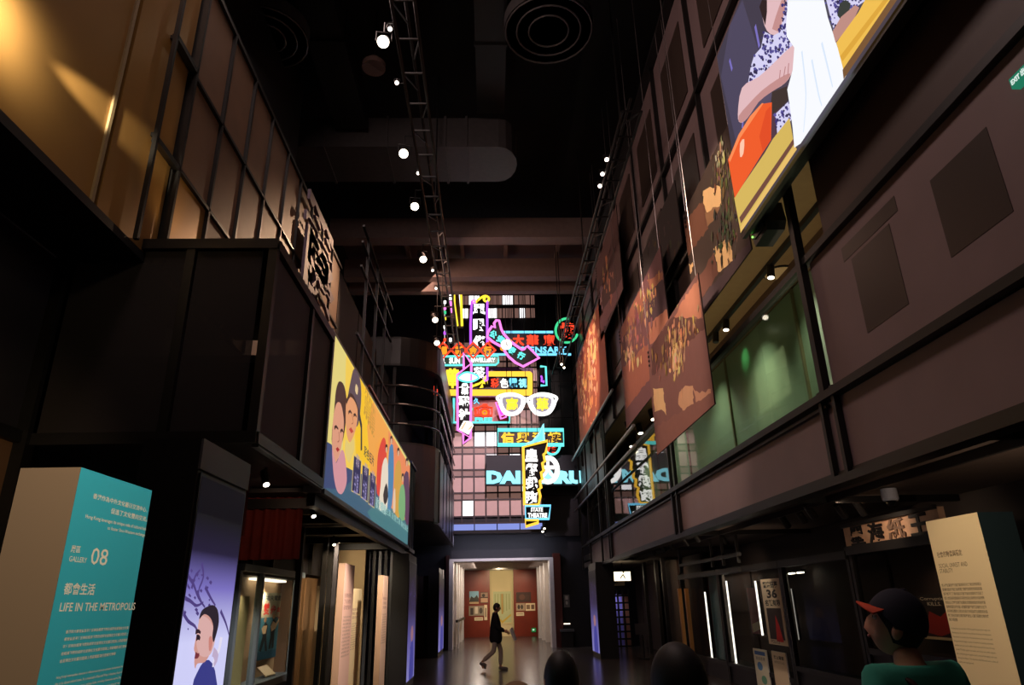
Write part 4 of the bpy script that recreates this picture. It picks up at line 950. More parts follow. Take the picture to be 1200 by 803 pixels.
HAN2 = '香港的大都會氣息不僅反映在經濟發展的成就也呈現在文化藝術層面上粵劇電影流行音樂文學等發展蓬勃中西文化交流東西匯聚'
for i in range(5):
    y = 743+8.6*i; x0 = 76.5-1.8*i; rowtext(P, HAN2[i*4:i*4+27] if i < 4 else HAN2[20:42], (x0, y), (150-.9*i-(12 if i == 4 else 0), y-3.6-.6*i), 4.2, W, .01)
for i, s in enumerate(("Hong Kong's metropolitan character is reflected not only in its economic development, but", 'also in its vibrant cultural scene. As a crossroads of East and West, it became a focus of', 'arts exchange and influences across various fields, including Cantonese opera, film,', 'popular music and literature.')):
    y = 797+7.6*i; rowtext(P, s, (65.5-1.8*i, y), (143.5-1.2*i, y-13), 4.0, W, .008)
P.build('print', PRINT, t)

# ---- column with the child picture
def child(P):
    P.rect(0, 0, 1, .6, (206, 206, 246)); P.grad(0, .56, 1, .70, (206, 206, 246), (122, 112, 190)); P.grad(0, .70, 1, .80, (122, 112, 190), (36, 30, 56)); P.grad(0, .80, 1, .9, (36, 30, 56), (22, 21, 24))
    BR = (78, 62, 124)
    for s_ in ([(217,672),(226,684),(232,700),(240,712)], [(212,700),(222,704),(230,710),(238,706)], [(213,716),(220,728),(228,734),(232,742)], [(236,660),(238,676),(232,694),(236,706)], [(240,688),(246,700),(252,710)], [(258,716),(264,730),(268,744)], [(210,690),(216,684),(222,690)], [(224,690),(228,676),(234,668)]):
        P.sx(s_, .028, BR, 3)
    r_ = random.Random(8)
    for i in range(34):
        x, y = r_.uniform(212, 246), r_.uniform(668, 740); w = r_.uniform(.8, 2.2)
        P.px([(x-w,y),(x,y-w*1.3),(x+w,y),(x+w*.3,y+w*1.5)], BR)
    P.px([(228,790),(238,774),(247,778),(252,800),(255,850),(220,850),(223,806)], (58, 60, 132), 2)
    P.px([(232,724),(240,720),(248,730),(249,752),(245,764),(238,776),(229,778),(226.5,784),(225.3,776),(226.3,766),(225,760),(228,744),(230,734)], (206, 150, 140), 3)
    P.px([(230,732),(234,722),(244,728),(250,746),(246,764),(240,770),(232,768),(228,756),(229,744)], (216, 170, 166), 3)
    P.px([(231,726),(234,716),(241,711),(248,709.5),(253,715.5),(254.3,729),(251.5,743),(248,753),(246.6,745),(247.6,734),(244,724),(237,720)], (44, 35, 46), 3)
    P.px([(227,769.5),(229.5,770.5),(231.5,768),(230,767)], (240, 232, 232))
    P.px([(242.5,748),(245.5,746),(247,752),(245,762),(242.5,762)], (200, 130, 120), 3)
    P.sx([(227.5,748),(230,747),(232,749)], .04, (40, 28, 40)); P.sx([(226,768),(229,769),(231,767)], .04, (120, 50, 60)); P.sx([(226.5,741),(230,740),(232.5,742)], .03, (50, 34, 44))
    P.sx([(257,747),(254,762),(249,770),(247,782)], .05, (226, 220, 240)); P.sx([(247,764),(252,770),(248,780)], .06, (190, 170, 200))
a, b_ = PX(237, 513, -1.9).y, PX(292, 545, -1.9).y; ht = PX(262, 528, -1.9).z
t = led_column('near left black column with a lit picture of a child and bare branches', -2.28, -1.9, a, b_, ht, 1, child, top=.22)
MB().box(-1.9, -1.885, a, b_, ht-.2, ht).build('top_band', pbr('band_grey', (96, 96, 104), .5), t)
for i, (px, top, lab) in enumerate(((478, 650, 'left black column with a violet display beyond the billboard'), (514, 668, 'farthest left black column with a violet display before the doorway'))):
    ya = PX(px, 700, -1.75).y; yb = PX(px+ (9 if i == 0 else 6), 700, -1.75).y
    led_column(lab, -2.1, -1.75, ya, yb, PX(px+4, top, -1.75).z, 1, lambda P, i=i: abstract(P, 20+i), top=.15)
p = PX(520, 670, -1.72); t = thing('white_notice', 'small white plate at the top of the farthest left column', 'sign', (p.x, p.y, p.z-.1)); MB().box(-1.74, -1.72, p.y-.35, p.y+.1, p.z-.25, p.z+.05).build('plate', WHITEP, t)

# ---- display case with the film poster
XD = -3.5
a, b_ = PX(276, 700, XD).y, PX(346, 700, XD).y; zc = 2.10
t = thing('display_case', 'tall lit display case with a film poster in a dark frame on the left', 'display case', (XD, (a+b_)/2, 0))
FRM = pbr('case_frame', (112, 128, 142), .45, .2)
MB().box(XD-.05, XD+.12, a-.1, b_+.1, zc, zc+.09).build('cornice', FRM, t)
ymid = PX(303, 700, XD).y
for y in (a, ymid, b_): MB().box(XD-.04, XD+.05, y-.05, y+.05, 0, zc).build('post', FRM, t)
zs = PX(310, 797, XD).z
MB().box(XD-.3, XD+.08, a, b_, zs-.1, zs).build('sill', FRM, t); MB().box(XD-.28, XD-.02, a, b_, 0, zs-.1).build('plinth', BLACKP, t)
MB().box(XD-.30, XD-.26, a, b_, zs, zc).build('back_panel', pbr('case_cream', (196, 164, 128), .7), t)
MB().box(XD-.26, XD-.06, b_-.04, b_, zs, zc).build('side_panel', pbr('case_brown', (120, 92, 74), .6), t)
MB().box(XD-.3, XD, a, b_, zc-.04, zc).build('lid', BLACK, t)
for y0_, y1_ in ((a+.05, ymid-.05), (ymid+.05, b_-.05)): MB().box(XD-.005, XD+.005, y0_, y1_, zs, zc).build('glass', GLC, t)
MB().box(XD-.24, XD-.1, ymid+.2, b_-.3, zc-.08, zc-.05).build('lamp_strip', emit('case_strip', (255, 236, 206), 3), t)
spot('case_lamp', (XD-.06, (ymid+b_)/2, zc-.12), (XD-.26, (ymid+b_)/2, 1.2), 46, 110, (1, .82, .62), .8, .05)
spot('case_lamp', (XD-.06, (a+ymid)/2, zc-.12), (XD-.26, (a+ymid)/2, 1.2), 40, 110, (1, .78, .55), .8, .05)
XP_ = XD-.24
ps_ = [PX(*q_, XP_) for q_ in ((307, 688), (331, 690), (329, 768), (300, 770))]
ya, yb, za, zb = min(p.y for p in ps_), max(p.y for p in ps_), min(p.z for p in ps_)-.0, zc-.25
t = thing('film_poster', 'blue film poster with two fighters and red characters inside the left display case', 'poster', (XP_, (ya+yb)/2, za))
MB().box(XP_-.02, XP_-.001, ya, yb, za, zb).build('backing', WHITEP, t)
P = Print(*wall_basis(XP_, ya, yb, za, zb, 1)); P.rect(0, 0, 1, 1, (60, 120, 140)); P.rect(0, .62, 1, 1, (180, 176, 150)); P.rect(0, 0, 1, .12, (40, 96, 124))
P.text('功夫電影', .18, .88, .82, .96, (50, 60, 70), .02)
for k_, ch in enumerate('雙步龍'): P.text(ch, .14+.26*k_, .66-.03*k_, .36+.26*k_, .84-.03*k_, (206, 48, 40), .03)
P.poly([(.12,.14),(.2,.34),(.16,.46),(.26,.56),(.36,.5),(.34,.34),(.42,.12),(.34,.12),(.28,.28),(.2,.12)], (34, 34, 40)); P.ell(.25, .585, .055, .035, (206, 160, 120)); P.poly([(.14,.46),(.2,.5),(.34,.5),(.3,.38),(.2,.38)], (222, 190, 150))
P.poly([(.46,.14),(.5,.34),(.46,.5),(.56,.6),(.66,.54),(.64,.34),(.66,.14),(.58,.14),(.57,.3),(.54,.14)], (28, 30, 36)); P.ell(.56, .63, .055, .035, (210, 164, 124)); P.poly([(.47,.48),(.54,.56),(.66,.52),(.78,.6),(.8,.57),(.66,.44),(.52,.4)], (226, 194, 154))
P.ell(.86, .14, .07, .05, (190, 110, 70))
P.build('print', PRINT, t)
p = PX(310, 790, XD-.15); t = thing('caption_card', 'cream caption card on the floor of the lit display case', 'sign', (XD-.15, p.y, zs))
MB().prism([(XD-.05, p.y-.25, zs+.01), (XD-.05, p.y+.25, zs+.01), (XD-.2, p.y+.25, zs+.14), (XD-.2, p.y-.25, zs+.14)], (0, 0, .02)).build('card', pbr('card_cream', (226, 208, 176), .7), t)
ps_ = [PX(*q_, XD-.15) for q_ in ((279, 690), (291, 689), (285, 772), (275, 772))]
t = thing('text_slab', 'pale green text slab inside the first bay of the left display case', 'information panel', (XD-.15, ps_[0].y, zs))
MB().box(XD-.21, XD-.15, min(p_.y for p_ in ps_)+.1, max(p_.y for p_ in ps_), zs, 1.78).build('slab', pbr('slab_sage', (170, 164, 120), .7), t)
# upper dark fascia of this arcade: framed panels between 2.2 and 2.8
t = sempty('wall_left_arcade', (XD, 12, 0))
yy = [7.6, a, (a+ymid)/2, ymid+.5, b_, b_+.9, b_+2, b_+3.4]
for q0, q1 in zip(yy, yy[1:]):
    struct('panel', MB().box(XD-.1, XD-.04, q0+.03, q1-.03, zc+.1, 2.86), DARKW, t); struct('post', MB().box(XD-.04, XD+.03, q0-.025, q0+.025, zc+.1, 2.9), BLACK, t)
WOOD = pbr('arcade_wood', (128, 96, 64), .55, noise=.15, scale=3, stretch=(1, 1, .2))
for q0, q1 in ((b_+.12, b_+1.0), (b_+1.1, b_+2.0)): struct('panel', MB().box(XD-.2, XD-.1, q0, q1, 0, 2.15), WOOD, t)
struct('panel', MB().box(-6, -4.4, 8.0, 18.5, 0, .02), BLACKP, t)
spot('wood_lamp', (-2.4, 12.6, 2.75), (-3.6, 14.2, 1.2), 150, 60, (1, .76, .48), .5, .02)
for i, x in enumerate((347, 377, 384, 390)):
    p = PX(x, 720, -3.0); struct('trim_%d' % (i+7), MB().box(-3.05, -2.97, p.y-.05, p.y+.05, 0, 2.8), BLACK if i != 3 else DARKW)
# ---- cream slabs
def slab(label, x0, x1, X, top, col=(222, 190, 160), th=.2):
    a, b_ = PX(x0, 700, X).y, PX(x1, 700, X).y; z = PX(x0, top, X).z
    t = thing('info_slab', label, 'information panel', (X-th/2, (a+b_)/2, 0))
    MB().box(X-th, X-.004, a, b_, 0, z).build('body', pbr('slab_tan', (186, 150, 118), .65), t)
    P = xprint(Print(*wall_basis(X-.003, a, b_, 0, z, 1))); P.rect(0, 0, 1, 1, col)
    for i in range(3): P.text(fake(5), .12, .80-.035*i, .8, .825-.035*i, (150, 96, 90))
    for i in range(12): P.text(fake(12), .12, .68-.02*i, .88, .692-.02*i, (150, 120, 100))
    P.build('print', PRINT, t); return t
slab('nearest cream information slab in the left arcade past the wooden wall', 402.5, 414, -1.95, 659.5, (232, 190, 170), .09)
slab('second cream information slab in the left arcade, lower and set back', 407, 424, -2.5, 689, (232, 212, 168), .1)
slab('third cream information slab, standing farthest along the left arcade', 448.5, 454.5, -1.95, 674, (232, 196, 172), .1)
spot('slab_lamp', (-1.0, 8.6, 2.9), (-2.05, 9.4, 1.4), 420, 60, (1, .84, .74), .7, .03)
spot('slab_lamp', (-1.2, 12.0, 2.9), (-2.3, 13.4, 1.4), 360, 60, (1, .84, .70), .7, .03)
t = sempty('wall_left_back', (-3.2, 17, 0))
YW = 15.6
p0, p1 = PY(391, 660, YW), PY(428, 660, YW)
struct('panel', MB().box(p0.x-.6, p1.x, YW, YW+.1, 0, 2.78), pbr('cream_wall_left', (214, 186, 140), .7), t)
spot('cream_wall_lamp', (-2.9, 13.6, 2.7), (-3.1, YW, 1.6), 70, 90, (1, .8, .56), .7)
p0, p1 = PY(430, 660, 16.2), PY(470, 660, 16.2)
for i in range(5): struct('post', MB().box(p0.x+.13*i, p0.x+.13*i+.06, 16.2, 16.26, 0, 2.75), BLACK if i % 2 else GREYM, t)
struct('panel', MB().box(p0.x+.5, -1.95, 17.2, 17.3, 0, 2.3), pbr('dim_panel', (62, 50, 44), .7), t)
struct('panel', MB().box(-3.2, -2.1, 20.5, 20.6, 0, 2.4), pbr('dim_panel', (62, 50, 44), .7), t)
struct('panel', MB().box(-2.9, -2.0, 24.5, 24.6, 0, 2.5), pbr('dim_panel', (62, 50, 44), .7), t)

# ---- curved balcony
bc = thing('curved_balcony', 'black balcony with a rounded corner and thin curved rails left of the neon signs', 'balcony', (-2.4, 20, 3.7))
XR, YR, RR = -1.45, 18.4, 1.35
def path(n=8, off=0.):
    pts = [(-4.2, YR+off), (XR-RR, YR+off)]
    for i in range(1, n+1): g = math.pi/2*i/n; pts.append((XR-RR+(RR-off)*math.sin(g), YR+RR-(RR-off)*math.cos(g)))
    return pts+[(XR-off, 27.6)]
def band(name, z0_, z1_, mat, th=.08):
    o, i_ = path(), path(off=th); m = MB(); n = len(o)
    vs = [(x, y, z) for z in (z0_, z1_) for x, y in o]+[(x, y, z) for z in (z0_, z1_) for x, y in i_]
    fs = []
    for k_ in range(n-1): fs += [(k_, k_+1, n+k_+1, n+k_), (2*n+k_+1, 2*n+k_, 3*n+k_, 3*n+k_+1), (n+k_, n+k_+1, 3*n+k_+1, 3*n+k_), (k_+1, k_, 2*n+k_, 2*n+k_+1)]
    m._add(vs, fs); return m.build(name, mat, bc)
ZT = PX(500, 410, XR).z
zb1 = PY(440, 397, YR).z; zb0 = PY(440, 426, YR).z
band('fascia', zb0, zb1, pbr('balcony_black', (34, 32, 32), .35)); band('edge_rail', zb1, zb1+.06, BLACK, .1); band('edge_rail', zb0-.06, zb0, BLACK, .1)
CH = pbr('curved_rail', (120, 116, 118), .25, .7)
lo1 = PY(470, 520, YR).z; lo0 = 3.72
for zz in (zb0-.65, zb0-1.2, zb0-1.75): MB().tube([(x, y, zz) for x, y in path()], .03, 6).build('rail', CH, bc)
band('lower_panel', lo0, lo1, pbr('balcony_panel', (104, 98, 112), .4), .06); band('edge_rail', lo1, lo1+.06, GREYM, .1); band('edge_rail', lo0-.06, lo0, BLACK, .1)
for y in (19.6, 21.2, 22.8, 24.4, 26.0): MB().box(XR-.02, XR+.02, y-.03, y+.03, lo0, lo1).build('joint', BLACK, bc)
for x, y in ((-3.2, YR+.15), (-2.7, YR+.15), (XR-.2, 20.0), (XR-.2, 21.4), (XR-.2, 23.4), (XR-.2, 25.4)): MB().box(x-.04, x+.04, y-.04, y+.04, lo1, zb0).build('post', BLACK, bc)
MB().box(-4.2, XR-.1, YR+.8, 27.6, lo0, lo0+.08).build('soffit', BLACKP, bc)
MB().box(-4.2, XR-.1, YR+.8, 27.6, zb1-.08, zb1).build('roof_deck', BLACKP, bc)
spot('violet_fill', (.5, 19.6, 4.0), (XR, 22.6, 4.5), 150, 64, (.66, .6, 1), .8)  # unseen spot added for the neon glow on the balcony panels
# wall and rails behind the balcony, above it
wb = sempty('wall_left_far', (-3.3, 20, 4.6))
for i, (a, b_) in enumerate(((13.4, 15.6), (15.7, 17.9), (18, 20.9), (21, 23.9), (24, 27.8))):
    for z0_, z1_ in ((4.7, 6.4), (6.45, 8.4)): struct('panel', MB().box(-3.3, -3.22, a, b_, z0_, z1_), BRWN if z0_ < 6.4 else pbr('dim_panel', (62, 50, 44), .7), wb)
t = thing('stair_scaffold', 'thin black steel scaffold with sloping rails above the curved balcony', 'frame', (-2.9, 16, 6.9))
for y in (14.2, 15.6, 17.0): MB().box(-2.83, -2.77, y-.03, y+.03, 4.6, 9.6).build('post', BLACK, t)
for zz in (8.6, 9.2, 9.6, 7.0, 6.2): MB().bar((-2.8, 13.5, zz), (-2.8, 18.2, zz), .05).build('rail', BLACK, t)
for i, zz in enumerate((5.6, 6.3)): MB().bar((-2.75, 15.0, zz), (-2.75, 18.2, zz), .05).build('rail', pbr('rail_red', (170, 80, 60), .3, .4), t)
# cut-out characters on the brown wall
for i, (q4, ch, lab) in enumerate(((((367, 285), (388, 315), (386, 345), (365, 325)), '晉', 'upper'), (((366, 328), (388, 350), (387, 395), (366, 360)), '隆', 'lower'))):
    a, b_, za, zb = xq(q4, -3.05); zb = za+1.25 if i == 0 else za+1.3
    t = thing('cut_out_character', lab+' purple grey cut-out character on the brown wall above the billboard', 'sign', (-3.05, (a+b_)/2, za), 'cut-out characters on the left wall')
    O, ux, uy = wall_basis(-3.08, a-.6, b_, za, zb, 1); MB().text(ch, O, ux, uy, .05, .04).build('character', pbr('character_mauve', (92, 76, 92), .6), t)
    MB().bar((-3.2, a+.2, za+.5), (-3.08, a+.2, za+.5), .04).build('bracket', BLACK, t)

# ================================================================= NEON SIGNS
NC = {'pink': ((255, 130, 225), 1.5), 'white': ((255, 252, 248), 1.9), 'yellow': ((255, 226, 60), 1.4), 'orange': ((255, 150, 40), 1.4), 'red': ((255, 72, 44), 1.4),
      'cyan': ((110, 240, 232), 1.3), 'blue': ((120, 215, 255), 1.4), 'violet': ((190, 90, 255), 1.4), 'amber': ((255, 196, 64), 1.5), 'green': ((70, 220, 150), 1.1), 'ice': ((150, 238, 255), 1.5)}
def NE(k): return emit('neon_'+k, *NC[k])
BRD = pbr('sign_board_black', (7, 5, 7), .7, spec=.15)
class Neon:
    def __init__(s, name, label, Y, group='neon signs hung across the end of the hall', cat='neon sign'):
        s.Y = Y; s.name = name; s.label = label; s.group = group; s.cat = cat; s.t = None
    def base(s, px, py):
        p = PY(px, py, s.Y); s.t = thing(s.name, s.label, s.cat, p, s.group); return s
    def p(s, x, y, d=0.): v = PY(x, y, s.Y); return Vector((v.x, v.y-d, v.z))
    def board(s, pts, mat=BRD, th=.14, name='board', d=0.):
        m = MB(); q_ = [s.p(x, y, d) for x, y in pts]; m.prism(q_, (0, th, 0)); m.build(name, mat, s.t); return s
    def tube(s, pts, col, r=.035, closed=True, d=.05, name='neon_tube', sm=0):
        if sm: pts = smooth(pts, sm, closed)
        MB().tube([s.p(x, y, d) for x, y in pts], r, 6, closed).build(name, NE(col), s.t); return s
    def fill(s, pts, col, d=.03, name='neon_panel', sm=0):
        if sm: pts = smooth(pts, sm)
        MB().prism([s.p(x, y, d+.02) for x, y in pts], (0, .02, 0)).build(name, NE(col) if isinstance(col, str) else col, s.t); return s
    def ch(s, t, x0, y0, x1, y1, col, bold=.05, d=.04, rot=0.):
        o = s.p(x0, y1, d); ux = s.p(x1, y1, d)-o; uy = s.p(x0, y0, d)-o
        if rot:
            c = o+ux/2+uy/2; M = Matrix.Rotation(rot, 3, 'Y'); ux = M @ ux; uy = M @ uy; o = c-ux/2-uy/2
        MB().text(t, o, ux, uy, .03, bold).build('character', NE(col), s.t); return s
    def wires(s, xs, ytop, ylow):
        s.hung = True
        for x in xs:
            a, b_ = s.p(x, ylow, -.05), s.p(x, ytop, -.05)
            MB().tube([(a.x, a.y-.05, a.z), (a.x, a.y-.05, 14.6)], .011, 5).build('wire', FIX, s.t)
        return s
def circ(cx, cy, rx, ry=None, n=20, a0=0, a1=2*math.pi):
    ry = ry or rx; full = abs(a1-a0-2*math.pi) < .01
    return [(cx+rx*math.cos(a0+(a1-a0)*i/(n if full else n-1)), cy+ry*math.sin(a0+(a1-a0)*i/(n if full else n-1))) for i in range(n)]

# DAIMARU board
s = Neon('store_sign', 'wide dark board with ice blue letters DAIMARU and a white round emblem', 27.0).base(625, 569)
s.board([(569.5, 533.5), (684, 533.5), (684, 569), (569.5, 569)], pbr('board_navy', (12, 12, 20), .6), .2)
s.ch('DAI', 570, 552, 610, 567.5, 'ice', .07).ch('M', 612, 552, 628, 567.5, 'ice', .07).ch('ARU', 634, 552, 684, 567.5, 'ice', .07)
s.tube(circ(642, 551, 11, 14, 28), 'white', .10).ch('大', 634, 541, 650, 561, 'white', .075)
s.wires((580, 600, 660), 520, 534)
# lit white panes hanging by the facade
# Theatre sign
s = Neon('theatre_sign', 'tall yellow edged theatre sign with white characters and a cyan box reading State Theatre', 24.6).base(625, 617)
s.board([(613, 524.5), (641.5, 517), (639, 534), (636.5, 534), (638, 545), (635, 545.5), (636.5, 556), (633.5, 557), (635, 566), (632, 567), (633, 577), (630.5, 577.5), (632, 588), (631, 592), (614.5, 592)])
s.tube([(613, 524.5), (641.5, 517), (639.5, 531), (637, 533), (638.5, 541), (635.5, 543), (637, 552), (634, 554), (635.5, 562), (632.5, 564), (634, 572), (631, 574), (633, 582), (631, 592), (614.5, 592)], 'amber', .055)
for i, c_ in enumerate('皇都戲院'): s.ch(c_, 615.5, 526.5+16.4*i, 630, 541.5+16.4*i, 'white', .075)
s.board([(615.5, 593), (645, 593), (643, 608.5), (616, 608.5)]).tube([(615.5, 593), (645, 593), (643, 608.5), (616, 608.5)], 'blue', .045)
s.ch('STATE', 622, 595, 636, 600, 'white', .03).ch('THEATRE', 618.5, 601.5, 641, 607, 'white', .03)
s.board([(615.5, 609.5), (631, 609.5), (630.5, 613), (616, 617.5)]).tube([(615.5, 609.5), (631, 609.5), (630.5, 613), (616, 617.5)], 'amber', .05)
s.fill([(616, 521), (627, 515.5), (636.5, 498), (637.5, 517)], 'blue'); s.tube([(616, 521), (624, 518), (631, 510), (636.5, 497.5), (637.5, 517)], 'ice', .035, False)
s.wires((618, 630), 480, 522)
# Sun Hing restaurant
s = Neon('restaurant_sign', 'cyan framed sign with yellow characters above the DAIMARU board', 26.5).base(621, 523)
s.board([(583, 503.5), (660.5, 503.5), (661, 522.5), (583, 522.5)], pbr('board_maroon', (34, 10, 9), .6))
s.tube([(583.5, 504.3), (660, 504.3), (660.5, 521.7), (583.5, 521.7)], 'cyan', .075)
for i, c_ in enumerate('信興酒樓'): s.ch(c_, 587+18.2*i, 507, 602.5+18.2*i, 519.5, 'amber', .04)
s.wires((595, 606, 617, 644), 445, 504)
s = Neon('round_sign', 'lower half of a round red and cyan sign behind the restaurant sign', 26.75).base(648, 533)
s.board(circ(647, 522, 9, 11, 24)).tube(circ(647, 522, 9, 11, 24), 'cyan', .05).ch('酒', 640, 515, 654, 531, 'red', .05).wires((647,), 480, 512)
# spectacles
s = Neon('spectacles_sign', 'white outlined spectacles sign with a yellow character in each lens', 25.2).base(618, 487)
ol = [(582.5, 466.5), (590, 463), (600, 462), (608, 464), (617, 468), (626, 464), (634, 462), (644, 463), (652, 466.5), (650.5, 471), (648, 478), (643, 484.5), (635, 486.5), (628, 485), (622.5, 479), (619.5, 472), (617, 470.5), (614.5, 472), (611, 480), (606, 485), (598, 486.5), (591, 484), (587, 477), (585, 471)]
s.board(smooth(ol, 3), pbr('board_slate', (40, 44, 52), .4), .12).tube(ol, 'white', .06, sm=3)
LENSM = emit('lens_glow', (196, 184, 200), .75)
for cx in (600, 635.5):
    L = [(cx-12, 466.5), (cx-4, 464.5), (cx+5, 465), (cx+11.5, 468), (cx+11, 476), (cx+6, 483), (cx-1, 485), (cx-8, 482), (cx-12, 475)]
    s.fill(L, LENSM, .0, 'lens', 3).tube(L, 'white', .045, sm=3, d=.08)
for c_, cx in (('高', 600), ('華', 635.5)): s.ch(c_, cx-7, 467, cx+7, 482, 'yellow', .03, .07)
s.wires((594, 600, 643), 440, 464)
# TV sign
s = Neon('television_sign', 'yellow banded rounded sign reading colour television in red, white and blue', 26.15).base(570, 463)
def rrect(x0, y0, x1, y1, r, n=5):
    out = []
    for cx, cy, a in ((x1-r, y0+r, -math.pi/2), (x1-r, y1-r, 0), (x0+r, y1-r, math.pi/2), (x0+r, y0+r, math.pi)):
        out += [(cx+r*math.cos(a+math.pi/2*i/n), cy+r*math.sin(a+math.pi/2*i/n)) for i in range(n+1)]
    return out
s.board(rrect(514, 431, 625, 465, 3), pbr('board_purple', (78, 36, 84), .5), .2)
s.fill(rrect(518, 435.5, 624, 464, 4), NE('amber'), .01, 'light_band').fill(rrect(522, 442, 618, 457, 1), pbr('board_plum', (24, 10, 22), .6), .05, 'centre_panel')
for c_, x0, k_ in (('彩', 575, 'red'), ('色', 586, 'white'), ('電', 596.5, 'blue'), ('視', 607.5, 'ice')): s.ch(c_, x0, 444.5, x0+9.8, 455.5, k_, .035, .1)
for c_, x0, k_ in (('明', 556.5, 'yellow'), ('華', 523, 'yellow'), ('利', 540, 'yellow')): s.ch(c_, x0, 433, x0+15, 456, k_, .06, .1)
s.wires((530, 590, 613), 420, 432)
# camera sign
s = Neon('camera_shop_sign', 'red board with a neon camera, a magenta film roll and cyan letters TAX FREE', 26.6).base(564, 496)
s.board([(531.5, 466), (597, 466), (597, 496), (531.5, 496)], pbr('board_red', (128, 30, 16), .5)).tube([(532, 467), (532, 495.5), (597, 495.5), (597, 467)], 'cyan', .05, False)
s.tube([(556.5, 478), (561, 478), (565, 476), (570, 476), (573, 478), (576.5, 478), (576.5, 487.5), (556.5, 487.5)], 'red', .035).tube(circ(568, 484, 5, 4.6), 'red', .045).tube(circ(568, 484, 2.4, 2.2, 12), 'orange', .035)
s.tube([(558, 479.5), (560.5, 479.5), (560.5, 486), (558, 486)], 'red', .025).tube([(566, 474.5), (571, 474.5), (571.5, 477), (565.5, 477)], 'red', .03)
s.tube([(581, 472), (586, 471), (593.5, 488), (587, 491.5)], 'pink', .035).fill([(582, 476), (587, 474.5), (591, 486), (586.5, 488)], emit('neon_magenta', (240, 80, 235), 1.2)).tube([(586, 488), (592, 486), (593.5, 489), (588, 491)], 'pink', .03)
s.ch('久', 555, 467, 562, 474, 'blue', .04).ch('TAX', 536, 489.8, 550.5, 494.8, 'cyan', .05).ch('FREE', 556.5, 489.8, 577, 494.8, 'cyan', .05)
s.tube(circ(552.5, 480, 1.2), 'green', .03)
# jewellery
s = Neon('jewellery_sign', 'four orange diamond neon characters over a green strip reading Sun Jewellery', 24.4).base(545, 430)
s.board([(512, 418.5), (583.5, 418), (583.5, 426), (581, 428.5), (512, 429)], pbr('board_green', (16, 78, 66), .5)).tube([(512, 418.5), (584, 417.5), (584, 425.5), (581, 428.2), (512, 428.7)], 'cyan', .04, False)
s.ch('GOL', 513, 420.5, 522, 426.8, 'white', .04).ch('SUN', 526.5, 420, 539, 426.8, 'white', .04).ch('JEWELLERY', 551, 420.2, 580.5, 426.6, 'white', .03)
for c_, cx in (('福', 519.5), ('新', 538), ('金', 554.5), ('行', 571.3)):
    D = [(cx, 402.8), (cx+9, 411.5), (cx, 420.6), (cx-9, 411.5)]; s.board(D, pbr('board_maroon', (34, 10, 9), .6), .1, d=.06).tube(D, 'red', .05, d=.1).ch(c_, cx-4.6, 407, cx+4.6, 417, 'orange', .05, .1)
s.wires((530, 560), 385, 404)
# eye clinic scroll sign
s = Neon('scroll_sign', 'tall black scroll sign with purple edges, yellow curl on top and white characters', 25.6).base(561, 448)
s.board([(552, 355), (556, 354), (564, 348.5), (569, 348), (571.5, 352), (571.5, 444), (562, 447), (552, 450)])
s.tube([(552, 450), (551.5, 380), (553, 354)], 'violet', .05, False).tube([(571, 353), (571, 446)], 'violet', .05, False)
s.tube([(553, 354), (553.5, 353), (556, 352.5), (557, 354.5), (555.5, 356), (554, 355)], 'pink', .04, False, sm=3).tube([(557.5, 355), (563, 350), (569, 347.5), (573, 350), (571.5, 353.5), (568.5, 353.5), (567, 351), (568.8, 349.3)], 'yellow', .05, False, sm=3)
for c_, y in (('單', 357), ('眼', 374.5), ('佬', 394), ('茶', 430.5)): s.ch(c_, 554.5, y, 568.5, y+14, 'white', .075)
s.tube([(554, 453), (562, 450), (570, 443), (571, 441), (568.5, 442.5), (566.5, 445)], 'yellow', .04, False, sm=3).tube(circ(569, 444.5, 2, 2.2), 'pink', .04)
s.wires((562,), 342, 350)
# long pink edged vertical sign with an eye
s = Neon('arrow_sign', 'tall pink edged sign with arrow ends, a white eye and white characters', 23.6).base(541, 521)
body = [(536, 440), (552.5, 427), (551.5, 514), (543, 509.5), (536.5, 505)]
s.board(body, d=.04).tube([(536, 440), (552.5, 427), (551.5, 514), (536.5, 505)], 'pink', .045, d=.1)
s.board([(543.5, 415), (552.5, 427), (543.5, 433)]).tube([(543.5, 433), (543.5, 415), (552.5, 427)], 'pink', .045, False, d=.1)
s.board([(543, 509.5), (551.5, 514), (543, 520.5)]).tube([(543, 509.5), (543, 520.5), (551.5, 514)], 'pink', .045, False, d=.1)
s.fill([(537, 444), (543, 439), (549, 438), (556, 440), (561, 444), (555, 448), (548, 449), (541, 447.5)], 'white', .1, 'eye', 3).tube([(537, 444), (543, 439), (549, 438), (556, 440), (561, 444), (555, 448), (548, 449), (541, 447.5)], 'cyan', .04, d=.14, sm=3)
for c_, y in (('業', 450.5), ('聯', 465), ('社', 480)): s.ch(c_, 537.5, y, 551, y+13, 'white', .075, .1)
TAG = [(543.5, 494.5), (552, 495), (555, 500), (549, 510.5), (538, 504.5)]
s.wires((544,), 380, 417); s.fill(TAG, 'white', .12, 'price_tag').fill([(545, 496), (547, 496), (542, 505), (540, 504)], emit('tag_peach', (255, 214, 170), 1), .15, 'tag_stripe').fill([(552.5, 500), (554, 501.5), (549.5, 506), (549, 504)], emit('tag_peach', (255, 214, 170), 1), .15, 'tag_stripe')
